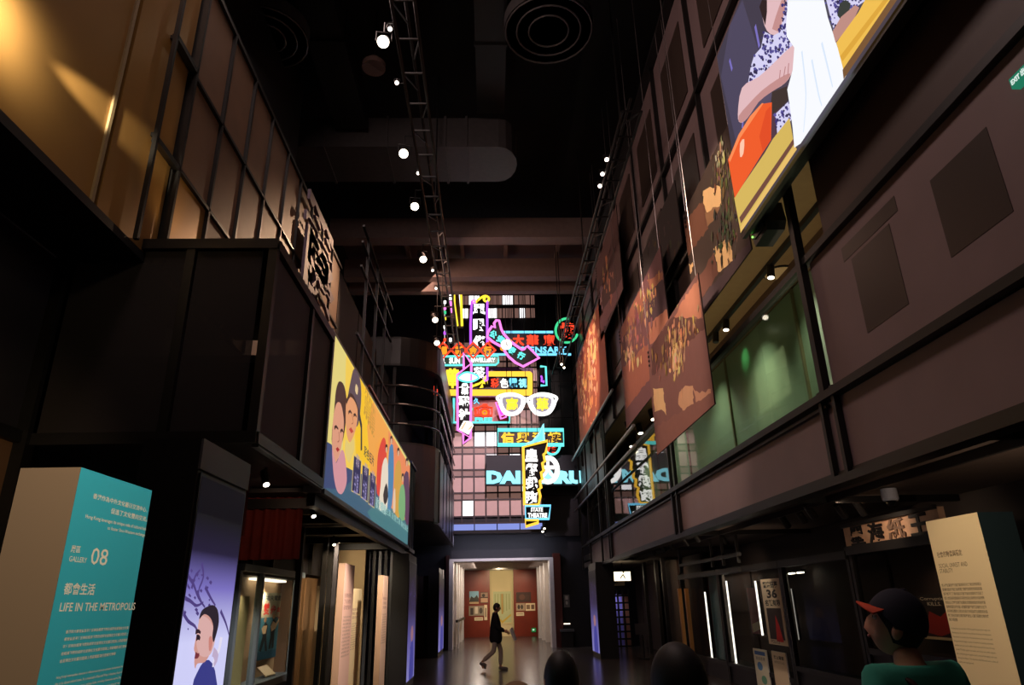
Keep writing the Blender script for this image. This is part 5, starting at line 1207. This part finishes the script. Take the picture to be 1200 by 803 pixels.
# wrist watch hand
s = Neon('watch_hand_sign', 'pink outlined hand shaped sign with thumb up, a white watch and cyan characters', 23.8).base(615, 431)
hand = [(571, 396), (572, 390), (576.5, 383.5), (580, 385), (579, 380), (581.5, 376.5), (585, 377), (586, 381), (587.5, 387), (590, 392), (596, 399), (603, 405), (612, 411), (614.5, 410), (618, 406.5), (631.5, 420.5), (613, 430.5), (604, 426), (596, 419), (591, 412), (587, 407), (578, 402)]
s.board(hand, d=.02).tube(hand, 'pink', .05, d=.09)
s.fill(circ(593.3, 405.5, 4.8, 4.6), 'white', .1, 'watch_dial').tube(circ(593.3, 405.5, 5, 4.8), 'white', .05, d=.14).tube(circ(597.5, 401.5, 1.6), 'orange', .04, d=.1).tube(circ(589, 409.5, 1.8), 'orange', .04, d=.1)
MB().bar(s.p(593.3, 405.5, .16), s.p(593.3, 402.7, .16), .03).bar(s.p(593.3, 405.5, .16), s.p(595.3, 406.3, .16), .03).build('watch_hand', BLACKP, s.t)
for c_, cx, cy in (('公', 578, 393), ('安', 586.5, 398.8), ('表', 600, 412), ('行', 610.5, 418)): s.ch(c_, cx-4.3, cy-4.3, cx+4.3, cy+4.3, 'cyan', .05, .09, .5)
s.wires((585, 600), 360, 392)
# dispensary
s = Neon('dispensary_sign', 'wide dark sign with cyan frame, red characters and blue letters DISPENSARY', 25.9).base(612, 416)
s.board([(557.5, 389.5), (668, 389.5), (668, 416), (565, 416), (557.5, 405)], pbr('board_ink', (10, 10, 26), .6))
s.tube([(557.5, 404), (557.5, 389.8), (648, 389.8)], 'blue', .05, False).tube([(557.5, 404), (565, 416), (669, 416)], 'blue', .05, False)
for c_, x0 in (('中', 563.5), ('大', 600.5), ('華', 617), ('寶', 636.5)): s.ch(c_, x0, 393, x0+14, 406, 'red', .045)
s.ch('DISPENSARY', 598, 407, 664, 414.3, 'blue', .03)
s.wires((575, 612, 640), 365, 390)
s = Neon('round_sign', 'round red and cyan sign at the top right beside the dispensary sign', 25.0).base(664, 403)
s.board(circ(664, 388, 13, 14, 24)).tube(circ(664, 388, 13, 14, 24, math.pi*.1, math.pi*1.55), 'green', .05, False)
s.ch('樓', 656, 379, 673, 398, 'red', .05); s.wires((660, 668), 360, 378)
s = Neon('small_sign', 'small cyan framed sign with a violet curl at the right edge of the facade', 26.8).base(636, 453)
s.board([(632, 429.5), (640, 429.5), (641, 453), (632, 453)]).tube([(633, 430), (639.5, 430.3), (640.5, 452.3), (633.5, 452.3)], 'cyan', .045, False).tube([(634, 441), (635, 444), (634.5, 447.5), (637.5, 447), (636.5, 449)], 'violet', .04, False, sm=2).wires((634, 639), 400, 430)
# striped light column top left
s = Neon('striped_sign', 'tall striped sign of yellow and white lines at the upper left', 24.2).base(537, 383)
s.board([(531, 345), (541, 345), (542.5, 383), (536.5, 383)], pbr('board_brown', (60, 32, 26), .5)).tube([(532, 340), (532.3, 356), (536, 382.5)], 'yellow', .05, False).tube([(540, 340), (541.5, 382.5)], 'yellow', .05, False)
s.fill([(537.5, 340), (540, 340), (542, 370), (540.5, 376)], 'white', .02).wires((534, 538), 320, 346)
s = Neon('edge_sign', 'thin sign seen edge on in white and magenta behind the lighting truss', 23.0).base(528, 368)
s.board([(526.5, 344), (529, 344), (529.5, 380), (528, 380)]).tube([(528, 340), (528, 352)], 'white', .05, False).tube([(528, 354), (528.5, 367)], 'pink', .05, False).tube([(528.5, 371), (528.3, 372)], 'red', .05, False).wires((528,), 320, 345).tube([(528, 397), (528, 402)], 'white', .05, False)
s = Neon('red_sign', 'sliver of an orange red sign seen behind the curved balcony rails', 22.0).base(511, 465)
s.board([(508.5, 451), (512.5, 456), (513.5, 464), (509, 464)]).tube([(510, 453), (510, 463), (512.5, 463)], 'red', .045, False).wires((510.5,), 400, 453).tube([(511.5, 457), (511.8, 460)], 'red', .045, False)
s = Neon('dot_sign', 'short string of coloured bulbs hung beside the left lighting truss', 22.5).base(521, 401)
for i, (y, k_) in enumerate(((355, 'white'), (362, 'pink'), (367, 'green'), (374, 'yellow'), (384, 'white'), (391, 'violet'), (399, 'red'))): s.tube([(521.5, y-1.5), (521.5, y+1.5)], k_, .05, False, name='bulb')
s.tube([(521, 350), (521, 402)], 'white', .006, False, d=-.03, name='cord').wires((521,), 320, 352)

# ================================================================= CEILING
DUCT = pbr('duct_metal', (84, 80, 80), .45, .3, noise=.1)
CB = pbr('ceiling_beam', (120, 104, 100), .6, noise=.08)
bm_ = sempty('trim_11', (0, 20, 12))
def zbeam(y_low, Y): return PY(600, y_low, Y).z
# deep transverse beams
z_ = 12.4; Y0 = PZ(600, 278, z_).y; 
struct('ceiling_beam', MB().box(-5, 3.5, Y0, Y0+.5, z_, z_+.7), CB, bm_)
Y1 = PZ(600, 330, 12.2).y; struct('ceiling_beam', MB().box(-5, 3.5, Y1-.4, Y1, 12.2, 12.9), CB, bm_)
Y2 = PZ(600, 345, 12.1).y; struct('ceiling_beam', MB().box(-5, 3.5, Y2-.3, Y2, 12.1, 12.7), CB, bm_)
struct('ceiling_panel', MB().box(-5, 3.5, Y0+.5, Y2+.1, 13.2, 13.3), pbr('ceiling_plank', (96, 80, 78), .7), bm_)
for x in (-2.8, -.9, .6, 2.4): struct('ceiling_rib', MB().box(x-.06, x+.06, Y0+.5, Y1, 13.0, 13.2), CB, bm_)
t = thing('air_duct', 'large rectangular air duct crossing the ceiling with a rounded end', 'duct', (-1.5, 16, 12.6))
Ya, Yb = PZ(560, 172, 12.6).y, PZ(560, 213, 12.6).y
xe = PZ(606, 190, 12.6).x
m = MB(); m.box(-5.95, xe-.5, Ya, Yb, 12.6, 13.5); m.build('duct_run', DUCT, t)
m = MB(); m.prism([(xe-.5, Ya, 12.6), (xe-.5, Yb, 12.6)] + [(xe-.5+.5*math.sin(math.pi*i/8), (Ya+Yb)/2+(Yb-Ya)/2*math.cos(math.pi*i/8), 12.6) for i in range(1, 8)], (0, 0, .9)); m.build('rounded_end', DUCT, t)
for x in (-4.2, -2.6, -1.1, -.55): MB().box(x-.03, x+.03, Ya-.04, Yb+.04, 12.56, 13.54).build('flange', DUCT, t)
t = thing('air_duct', 'long dark duct running along the ceiling toward the facade', 'duct', (-.3, 9, 13.5)); p = PZ(575, 70, 13.4)
MB().box(p.x-.35, p.x+.35, 4, Ya-.3, 13.4, 14.2).build('duct_run', BLACK, t)
for y in (6, 8, 10, 12): MB().box(p.x-.38, p.x+.38, y, y+.06, 13.36, 14.24).build('flange', BLACK, t)
t = thing('air_duct', 'dark duct along the left side of the ceiling', 'duct', (-3, 9, 13.2)); p = PZ(385, 60, 13.0)
MB().box(p.x-.4, p.x+.4, 4, Ya-.2, 13.0, 13.8).build('duct_run', BLACK, t)
for y in (6.5, 9, 11.5): MB().box(p.x-.43, p.x+.43, y, y+.06, 12.96, 13.84).build('flange', BLACK, t)
def fan(label, px, py, z, rad):
    c = PZ(px, py, z); t = thing('ceiling_fan_vent', label, 'fan', c, 'round fan vents in the ceiling')
    m = MB(); ring = [(rad, 0), (rad, .3), (rad*.93, .3), (rad*.93, 0), (rad, 0)]
    m.lathe(ring, c, n=32); m.build('ring', DUCT, t)
    MB().lathe([(rad*.22, 0), (rad*.24, .15)], c, n=16).build('hub', DUCT, t)
    for i in range(14):
        g = 2*math.pi*i/14; d = Vector((math.cos(g), math.sin(g), 0)); k_ = Vector((-math.sin(g), math.cos(g), 0))
        MB().prism([c+d*rad*.24+Vector((0,0,.05)), c+d*rad*.9+Vector((0,0,.05)), c+d*rad*.9+k_*rad*.16+Vector((0,0,.14)), c+d*rad*.24+k_*rad*.07+Vector((0,0,.1))], (0, 0, .01)).build('blade', BLACK, t)
    for k_ in (.45, .72, .97): MB().tube([c+Vector((math.cos(2*math.pi*i/24)*rad*k_, math.sin(2*math.pi*i/24)*rad*k_, -.02)) for i in range(24)], .02, 5, True).build('guard_ring', DUCT, t)
fan('round fan vent in the ceiling at the upper right of the hall', 643, 36, 13.0, .95)
fan('round fan vent in the ceiling at the upper left of the hall', 312, 44, 12.6, .85)
# ladder trusses with spotlights
ZTR = 10.3
def truss(label, X_, y0, y1, z=ZTR, w=.36):
    t = thing('lighting_truss', label, 'truss', (X_, y0, z))
    for dx in (-w/2, w/2): MB().tube([(X_+dx, y0, z), (X_+dx, y1, z)], .03, 6).build('chord', BLACK, t)
    MB().tube([(X_, y0, z+.3), (X_, y1, z+.3)], .03, 6).build('chord', BLACK, t)
    n = int((y1-y0)/.75)
    for i in range(n+1):
        y = y0+(y1-y0)*i/n; MB().bar((X_-w/2, y, z), (X_+w/2, y, z), .03).build('rung', BLACK, t)
        if i < n: MB().bar((X_-w/2 if i % 2 else X_+w/2, y, z), (X_, y+(y1-y0)/n, z+.3), .025).build('brace', BLACK, t)
    for y in (y0+1, (y0+y1)/2-1, y1-1): MB().tube([(X_, y, z+.3), (X_, y, 14.6)], .02, 6).build('hanger', BLACK, t)
    return t
pts = [(449, 49), (473, 180), (486, 242), (496, 304), (510, 375)]
xt = sum(PZ(x, y, ZTR-.5).x for x, y in pts)/5
truss('long ladder truss carrying spotlights along the left of the ceiling', xt+.35, 7.2, 23.5)
truss('ladder truss along the top of the right wall', 2.75, 10.5, 26.5)
ordn = ('nearest', 'second nearest', 'middle', 'second farthest', 'farthest')
def lamp_head(name, label, p, d, group, r=.13, L=.34, lens=LENS, hold=None):
    t = thing(name, label, 'light', p, group); p = Vector(p); d = Vector(d).normalized()
    MB().cyl(p-d*L, p, r*.8, r, 16).build('housing', FIX, t); MB().cyl(p+d*.001, p+d*.012, r*.88, n=16).build('lens', lens, t)
    s_ = d.cross(Vector((0, 0, 1))).normalized()*r*1.15; m_ = p-d*L*.5
    MB().tube([m_-s_, m_-s_+Vector((0, 0, r*1.7)), m_+s_+Vector((0, 0, r*1.7)), m_+s_], .014, 5).build('yoke', FIX, t)
    h_ = Vector(hold(m_)) if hold else Vector((m_.x, m_.y, p.z+.55))
    MB().tube([m_+Vector((0, 0, r*1.7)), (m_.x, m_.y, h_.z), h_] if (h_-m_).xy.length > .02 else [m_+Vector((0, 0, r*1.7)), h_], .015, 5).build('clamp', FIX, t); return t
for i, (x, y) in enumerate(pts):
    p = PZ(x, y, ZTR-.5); lamp_head('spotlight', ordn[i]+' bright spotlight hanging from the left ceiling truss', p, (.08, -1, -1.1) if i < 3 else (.3, -.9, -1), 'spotlights of the left truss', .105 if i == 0 else .10, hold=lambda m_: (xt+.17, m_.y, ZTR))
pl = emit('pin_lens', (255, 236, 220), 5)
for i, (x, y) in enumerate(((457, 34), (465, 97), (490, 203), (507, 317), (511, 338))):
    lamp_head('pin_spot', ordn[i]+' tiny pin spot on the left ceiling truss', PZ(x, y, ZTR), (.1, -.8, -1), 'pin spots of the left truss', .04, .14, pl, hold=lambda m_: (xt+.17, m_.y, ZTR+.02))
for i, (x, y) in enumerate(((711, 187), (706, 204), (703, 218))):
    lamp_head('pin_spot', ('upper', 'middle', 'lower')[i]+' tiny pin spot of three beside the top of the right wall', PZ(x, y, ZTR), (-.1, -.8, -1), 'pin spots of the right truss', .05, .16, pl, hold=lambda m_: (2.57, m_.y, ZTR+.02))
for i, (x, y) in enumerate(((512, 402), (517, 433), (658, 427), (661, 431))):
    p = PY(x, y, 21.0); lamp_head('spotlight', ('upper spotlight hung left of the jewellery sign', 'lower spotlight hung left of the jewellery sign', 'left of two small lamps under the dispensary sign', 'right of two small lamps under the dispensary sign')[i], p, (.2, -.9, -1), 'small lamps by the neon signs', .1 if i < 2 else .04, .24, hold=lambda m_: (m_.x, m_.y, 13.2 if m_.y < 23 else 14.6))
p = PZ(438, 80, 12.9); t = thing('ceiling_disc', 'dim round disc light switched off beside the nearest spotlight', 'light', p)
MB().lathe([(.16, .05), (.26, 0), (.26, .12), (.1, .3)], p, n=24).build('shade', pbr('shade_brown', (86, 66, 60), .6), t); MB().tube([p+Vector((0,0,.3)), (p.x, p.y, 14.6)], .02, 6).build('stem', BLACK, t)
for i, (x, y) in enumerate(((527.5, 620), (515, 626), (638, 619.5), (636, 623))):
    p = PY(x, y, 26.0); lamp_head('spotlight', ('small lit lamp under the left end of the facade canopy', 'small lit lamp left of the canopy under the balcony', 'upper small lit lamp at the right end of the canopy', 'lower small lit lamp at the right end of the canopy')[i], p, (0, -.5, -1), 'small lamps under the canopy', .05, .2, hold=lambda m_: (min(max(m_.x, xs[0]), xs[8]), 27.4, cz-.08))

# ================================================================= PEOPLE
SKIN = pbr('skin', (196, 142, 112), .6, noise=.04)
def skinned(name, pts, edges, mat, parent, sub=2, root=0):
    me = bpy.data.meshes.new(name); me.from_pydata([p[:3] for p in pts], edges, []); me.materials.append(mat)
    o = bpy.data.objects.new(name, me); C.objects.link(o); o.parent = parent; ORG[o] = ORG[parent]
    o.modifiers.new('skin', 'SKIN'); me.skin_vertices[0].data.foreach_set('radius', [v for p in pts for v in ((p[3], p[4]) if len(p) > 4 else (p[3], p[3]))])
    me.skin_vertices[0].data[root].use_root = True
    o.modifiers['skin'].use_smooth_shade = True
    m = o.modifiers.new('sub', 'SUBSURF'); m.levels = m.render_levels = sub; return o
def limb(a, b, n=2): return [tuple(a[i]+(b[i]-a[i])*k/n for i in range(3)) for k in range(1, n)]
def head_mesh(cx, cy, cz, s=1.0):
    """face toward +y; centre of the skull; returns MB of a shaped head"""
    nu, nv = 24, 16; m = MB(); vs = []; fs = []
    for i in range(nv+1):
        t = math.pi*i/nv; zc = math.cos(t)
        for j in range(nu):
            g = 2*math.pi*j/nu; x = math.sin(t)*math.cos(g)*.075; y = math.sin(t)*math.sin(g)*.098; z = zc*.118
            if z < 0:
                k = -z/.118; x *= 1-.30*k*k; y = y*(1-.10*k)+.012*k if y > 0 else y*(1-.45*k)
            fr = max(0, math.sin(g))*math.sin(t)
            if fr > .8:
                ax = abs(x)
                if ax < .02 and -.05 < z < .02: y += .024*(1-ax/.02)*(.4+.6*(.02-z)/.07)        # nose
                if .018 < ax < .048 and -.005 < z < .03: y -= .009                               # eye sockets
                if ax < .03 and -.085 < z < -.06: y += .006                                      # lips
                if ax < .03 and z < -.095: y += .006
            vs.append((cx+x*s, cy+y*s, cz+z*s))
    for i in range(nv):
        for j in range(nu): fs.append((i*nu+j, (i+1)*nu+j, (i+1)*nu+(j+1) % nu, i*nu+(j+1) % nu))
    m._add(vs, fs)
    for sx in (-1, 1): m.ell((cx+sx*.076*s, cy-.008*s, cz-.015*s), .012*s, .022*s, .034*s, 10, 7)
    return m
def hair_cap(cx, cy, cz, s, low=-.07, front=.05, r=1.10, long_=0):
    """scalp hair: shell over the skull, open at the face"""
    nu, nv = 24, 12; vs = []; fs = []
    for i in range(nv+1):
        for j in range(nu):
            g = 2*math.pi*j/nu; fr = max(0, math.sin(g)); lim = math.acos(max(-1, min(1, (front*fr**.7+low*(1-fr**.7))/.118)))
            t = lim*i/nv; x = math.sin(t)*math.cos(g)*.077*r; y = math.sin(t)*math.sin(g)*.100*r; z = math.cos(t)*.118*r
            if z < 0: y *= 1+.15*z/.118
            vs.append((cx+x*s, cy+y*s, cz+z*s))
    for i in range(nv):
        for j in range(nu): fs.append((i*nu+j, (i+1)*nu+j, (i+1)*nu+(j+1) % nu, i*nu+(j+1) % nu))
    return MB()._add(vs, fs)
def person(label, loc, rz, H, pose, top, trousers, shoe, sleeve='long', hair=None, cap=None, coat=None, head_turn=0., longhair=False, pitch=0.):
    k = H/1.77
    t = thing('person', label, 'person', (0, 0, 0))
    J = {'pel': (0,0,.94), 'sp': (0,0,1.12), 'ch': (0,0,1.30), 'nb': (0,-.005,1.46), 'nk': (0,.005,1.51), 'hd': (0,.015,1.555)}
    for sx, n in ((-1, 'L'), (1, 'R')):
        J['sh'+n] = (sx*.17,-.01,1.435); J['el'+n] = (sx*.225,-.03,1.12); J['wr'+n] = (sx*.225,.07,.88)
        J['hp'+n] = (sx*.09,0,.90); J['kn'+n] = (sx*.10,.02,.49); J['an'+n] = (sx*.105,-.02,.085); J['to'+n] = (sx*.12,.14,.03)
    J.update(pose); J = {n: tuple(v*k for v in p) for n, p in J.items()}
    pts = []; idx = {}; E_ = []
    def V(n, p, r, r2=None): idx[n] = len(pts); pts.append((*p, r*k, (r2 or r)*k)); return idx[n]
    V('pel', J['pel'], .14, .10); V('sp', J['sp'], .125, .09); V('ch', J['ch'], .15, .10); V('nb', J['nb'], .07); V('nk', J['nk'], .055); V('hd', J['hd'], .055)
    E_ += [(0,1),(1,2),(2,3),(3,4),(4,5)]
    for n in 'LR':
        for a, r in (('sh', .055), ('el', .040), ('wr', .026)): V(a+n, J[a+n], r)
        E_ += [(idx['ch'], idx['sh'+n]), (idx['sh'+n], idx['el'+n]), (idx['el'+n], idx['wr'+n])]
        w = Vector(J['wr'+n]); d = (w-Vector(J['el'+n])).normalized(); sx = -1 if n == 'L' else 1
        side = Vector((0, 1, 0)) if abs(d.y) < .7 else Vector((0, 0, 1)); side = (side-d*side.dot(d)).normalized(); nin = Vector((-sx, 0, 0)); nin = (nin-d*nin.dot(d)).normalized()
        pm = w+d*.05*k; V('pm'+n, pm, .030, .018); pk = w+d*.085*k; V('pk'+n, pk, .034, .015); E_ += [(idx['wr'+n], idx['pm'+n]), (idx['pm'+n], idx['pk'+n])]
        for q_, (off, ln) in enumerate(((.030, .070), (.010, .078), (-.010, .072), (-.030, .056))):
            b0 = pk+side*off*k+d*.012*k; m1 = b0+d*ln*.5*k+nin*.012*k; m2 = b0+d*ln*.85*k+nin*.035*k
            V('f%d0'%q_+n, b0, .0095); V('f%d1'%q_+n, m1, .0085); V('f%d2'%q_+n, m2, .007); E_ += [(idx['pk'+n], idx['f%d0'%q_+n]), (idx['f%d0'%q_+n], idx['f%d1'%q_+n]), (idx['f%d1'%q_+n], idx['f%d2'%q_+n])]
        th0 = w+d*.04*k+side*.032*k+nin*.01*k; th1 = th0+d*.035*k+side*.022*k+nin*.015*k; V('t0'+n, th0, .011); V('t1'+n, th1, .009); E_ += [(idx['pm'+n], idx['t0'+n]), (idx['t0'+n], idx['t1'+n])]
        for a, r in (('hp', .085), ('kn', .055), ('an', .036), ('to', .03)): V(a+n, J[a+n], r)
        E_ += [(0, idx['hp'+n]), (idx['hp'+n], idx['kn'+n]), (idx['kn'+n], idx['an'+n]), (idx['an'+n], idx['to'+n])]
    skinned('body', pts, E_, SKIN, t)
    # clothes: torso with sleeves
    P2 = []; E2 = []
    def W(p, r, r2=None): P2.append((*p, r*k, (r2 or r)*k)); return len(P2)-1
    hem = J['pel'] if not coat else (J['pel'][0], J['pel'][1], (J['pel'][2]-.28*k))
    a0 = W(hem, .165 if not coat else .19, .125 if not coat else .19); a1 = W(J['sp'], .15 if not coat else .19, .115 if not coat else .17); a2 = W((J['ch'][0], J['ch'][1], J['ch'][2]+.04*k), .19, .125); a3 = W((J['nb'][0], J['nb'][1], J['nb'][2]+.02*k), .078, .075)
    if coat:
        am = W((hem[0], hem[1], hem[2]+.20*k), .215, .205); E2 += [(a0,am),(am,a1),(a1,a2),(a2,a3)]
    else: E2 += [(a0,a1),(a1,a2),(a2,a3)]
    for n in 'LR':
        s_ = W(J['sh'+n], .085); E2.append((a2, s_)); e_ = J['el'+n]
        if sleeve == 'long':
            q_ = W(e_, .056); w_ = W(tuple(e_[i]+(J['wr'+n][i]-e_[i])*.95 for i in range(3)), .045); E2 += [(s_, q_), (q_, w_)]
        else: q_ = W(tuple(J['sh'+n][i]+(e_[i]-J['sh'+n][i])*.75 for i in range(3)), .066); E2.append((s_, q_))
    skinned('jacket' if coat else 'shirt', P2, E2, top, t)
    P2 = []; E3 = []
    a0 = W((J['pel'][0], J['pel'][1], J['pel'][2]+.04*k), .155 if not coat else .11, .115 if not coat else .10)
    for n in 'LR':
        h_ = W(J['hp'+n], .10 if not coat else .085); q_ = W(J['kn'+n], .072); w_ = W(tuple(J['kn'+n][i]+(J['an'+n][i]-J['kn'+n][i])*.9 for i in range(3)), .060); E3 += [(a0, h_), (h_, q_), (q_, w_)]
    skinned('trousers', P2, E3, trousers, t)
    for n in 'LR':
        a, b_ = Vector(J['an'+n]), Vector(J['to'+n]); m = MB(); dd = (b_-a); dd.z = 0; dd = dd.normalized() if dd.length > 1e-5 else Vector((0, 1, 0))
        pts_ = [(a-dd*.05*k)+Vector((0, 0, -.02)), a+Vector((0, 0, -.03)), a+dd*.10*k+(b_-a)*.2+Vector((0, 0, -.03)), b_+dd*.05*k]
        m.tube([Vector((p.x, p.y, p.z)) for p in pts_], [.035*k, .05*k, .045*k, .025*k], 10); m.build('shoe', shoe, t, True)
    hc = Vector(J['hd'])+Vector((0, .02*k, .075*k))
    he = head_mesh(*hc, k).build('head', SKIN, t, True)
    M_ = Euler((pitch, 0, head_turn)).to_matrix().to_4x4()
    EYEW = pbr('eye_white', (230, 226, 220), .3); 
    for sx in (-1, 1):
        e = MB().ell((hc.x+sx*.031*k, hc.y+.080*k, hc.z+.012*k), .012*k, .010*k, .009*k, 10, 7).build('eye', EYEW, he, True)
        MB().ell((hc.x+sx*.031*k, hc.y+.089*k, hc.z+.012*k), .006*k, .003*k, .006*k, 8, 6).build('iris', pbr('iris_brown', (40, 26, 20), .2), he, True)
        MB().bar((hc.x+sx*.018*k, hc.y+.089*k, hc.z+.034*k), (hc.x+sx*.045*k, hc.y+.080*k, hc.z+.034*k), .006*k, .007*k).build('eyebrow', pbr('hair_black', (18, 15, 15), .6), he)
    MB().ell((hc.x, hc.y+.090*k, hc.z-.070*k), .024*k, .007*k, .008*k, 12, 6).build('mouth', pbr('lip', (150, 80, 74), .5), he, True)
    if hair:
        hair_cap(*hc, k, *(hair[1:] if len(hair) > 1 else ())).build('hair', hair[0], he, True)
        if longhair:
            m = MB(); m.tube([hc+Vector((0, -.075*k, .02*k)), hc+Vector((0, -.11*k, -.06*k)), hc+Vector((0, -.10*k, -.16*k)), hc+Vector((0, -.085*k, -.24*k))], [.06*k, .062*k, .05*k, .02*k], 12); m.build('hair_tail', hair[0], he, True)
    if cap:
        cm, bm2, style = cap
        hair_cap(hc.x, hc.y, hc.z+.018*k, k, -.02, .035, 1.17).build('cap_crown' if style == 'cap' else 'hat_crown', cm, t if False else he, True)
        m = MB()
        if style == 'cap':
            n = 12; vs = []; 
            for i in range(n+1):
                g = math.pi*(.16+.68*i/n); c_, s2 = math.cos(g), math.sin(g); up = .055*k
                vs += [(hc.x+c_*.088*k, hc.y+s2*.108*k, hc.z+up), (hc.x+c_*.10*k, hc.y+.10*k*s2+.062*k*s2**.6, hc.z+up-.002*k-.032*k*c_*c_)]
            vs2 = [(x, y, z-.006) for x, y, z in vs]; N = len(vs)
            fs = [(2*i, 2*i+1, 2*i+3, 2*i+2) for i in range(n)]; m._add(vs+vs2, fs+[tuple(N+i for i in reversed(f)) for f in fs]+[(2*i+1, N+2*i+1, N+2*i+3, 2*i+3) for i in range(n)])
            m.build('cap_brim', bm2, he, True); MB().ell((hc.x, hc.y-.005*k, hc.z+.018*k+.138*k), .012, .012, .006, 8, 5).build('cap_button', cm, he)
        else:
            m.lathe([(.09*k, .05*k), (.17*k, .015*k), (.172*k, .008*k), (.09*k, .04*k)], hc, n=24); m.build('hat_brim', bm2, he, True)
    t.location = loc; t.rotation_euler = (0, 0, rz)
    he.location = hc - M_.to_3x3() @ hc; he.rotation_euler = (pitch, 0, head_turn)
    return t
HB = pbr('hair_black', (18, 15, 15), .6); NAVYC = pbr('cap_navy', (26, 28, 46), .8); ORG_B = pbr('cap_orange', (226, 74, 30), .7)
TEAL = pbr('shirt_teal', (58, 160, 136), .85, noise=.06); DKT = pbr('trousers_dark', (34, 34, 40), .85); SHOE = pbr('shoe_dark', (40, 36, 36), .6)
# man in the cap, lower right, looking left and away
p = PY(1058, 738, 2.8)
man = person('man in a navy cap with orange brim and green shirt standing at the lower right', (p.x, 2.8, 0), R(12), 1.63, {}, TEAL, DKT, SHOE, 'short', hair=(HB, -.06, .05, 1.06), cap=(NAVYC, ORG_B, 'cap'), pitch=R(20), head_turn=R(48))
# strap of his bag
st = skinned('bag_strap', [(-.09, .12, 1.20, .022, .01), (-.10, .07, 1.32, .022, .01), (-.105, .0, 1.372, .022, .01), (-.08, -.085, 1.32, .022, .01), (.0, -.125, 1.15, .022, .01), (.10, -.125, 1.0, .022, .01), (.165, -.05, .88, .022, .01)], [(0,1),(1,2),(2,3),(3,4),(4,5)], pbr('strap_brown', (62, 42, 36), .7), man, 2)
# three visitors seen as heads at the bottom edge
p = PY(659, 795, 3.0); person('person with short black hair seen from behind in the bottom centre', (p.x, 3.0, 0), R(4), 1.44, {}, pbr('coat_black', (30, 28, 30), .85), DKT, SHOE, hair=(HB, -.09, .05, 1.12), longhair=False)
p = PY(802, 795, 2.2); person('person with fuller dark hair seen from behind right of the bottom centre', (p.x, 2.2, 0), R(20), 1.50, {}, pbr('coat_brown', (44, 34, 32), .85), DKT, SHOE, hair=(HB, -.10, .05, 1.18))
p = PY(606, 812, 1.9); person('person in a round beige sun hat seen at the very bottom centre', (p.x, 1.9, 0), R(0), 1.42, {}, pbr('blouse_beige', (120, 100, 84), .85), DKT, SHOE, hair=(HB, -.08, .04, 1.08), cap=(pbr('hat_beige', (172, 138, 100), .85), pbr('hat_beige', (172, 138, 100), .85), 'hat'))
# walking visitor in the passage mouth
p = PZ(587, 786, 0)
wk = person('person in a long black coat and pale trousers walking right and holding a white leaflet', (p.x-.12, p.y, 0), R(-90), 1.62,
   {'hpL': (-.08,.0,.90), 'knL': (-.08,.14,.50), 'anL': (-.08,.12,.085), 'toL': (-.09,.28,.03), 'hpR': (.08,-.01,.90), 'knR': (.08,-.06,.50), 'anR': (.08,-.40,.22), 'toR': (.09,-.36,.06),
    'elL': (-.23,.03,1.12), 'wrL': (-.17,.25,1.02), 'elR': (.23,.02,1.12), 'wrR': (.17,.26,1.0)},
   pbr('coat_night', (16, 15, 18), .85), pbr('trousers_pale', (176, 160, 144), .85), pbr('shoe_grey', (120, 112, 106), .7), hair=(HB, -.07, .05, 1.1), coat=True)
t = thing('leaflet', 'white folded leaflet held by the walking person', 'leaflet', (p.x+.2, p.y, 1.0))
q_ = PY(601.5, 744, p.y); MB().prism([(q_.x-.06, p.y-.1, q_.z+.16), (q_.x+.05, p.y-.1, q_.z-.14), (q_.x+.09, p.y+.08, q_.z-.12), (q_.x-.02, p.y+.08, q_.z+.18)], (.006, 0, .003)).build('sheet', WHITEP, t)
MB().prism([(q_.x-.062, p.y-.1, q_.z+.16), (q_.x+.048, p.y-.1, q_.z-.14), (q_.x-.01, p.y-.13, q_.z-.12), (q_.x-.10, p.y-.13, q_.z+.12)], (.004, -.004, 0)).build('fold', WHITEP, t)
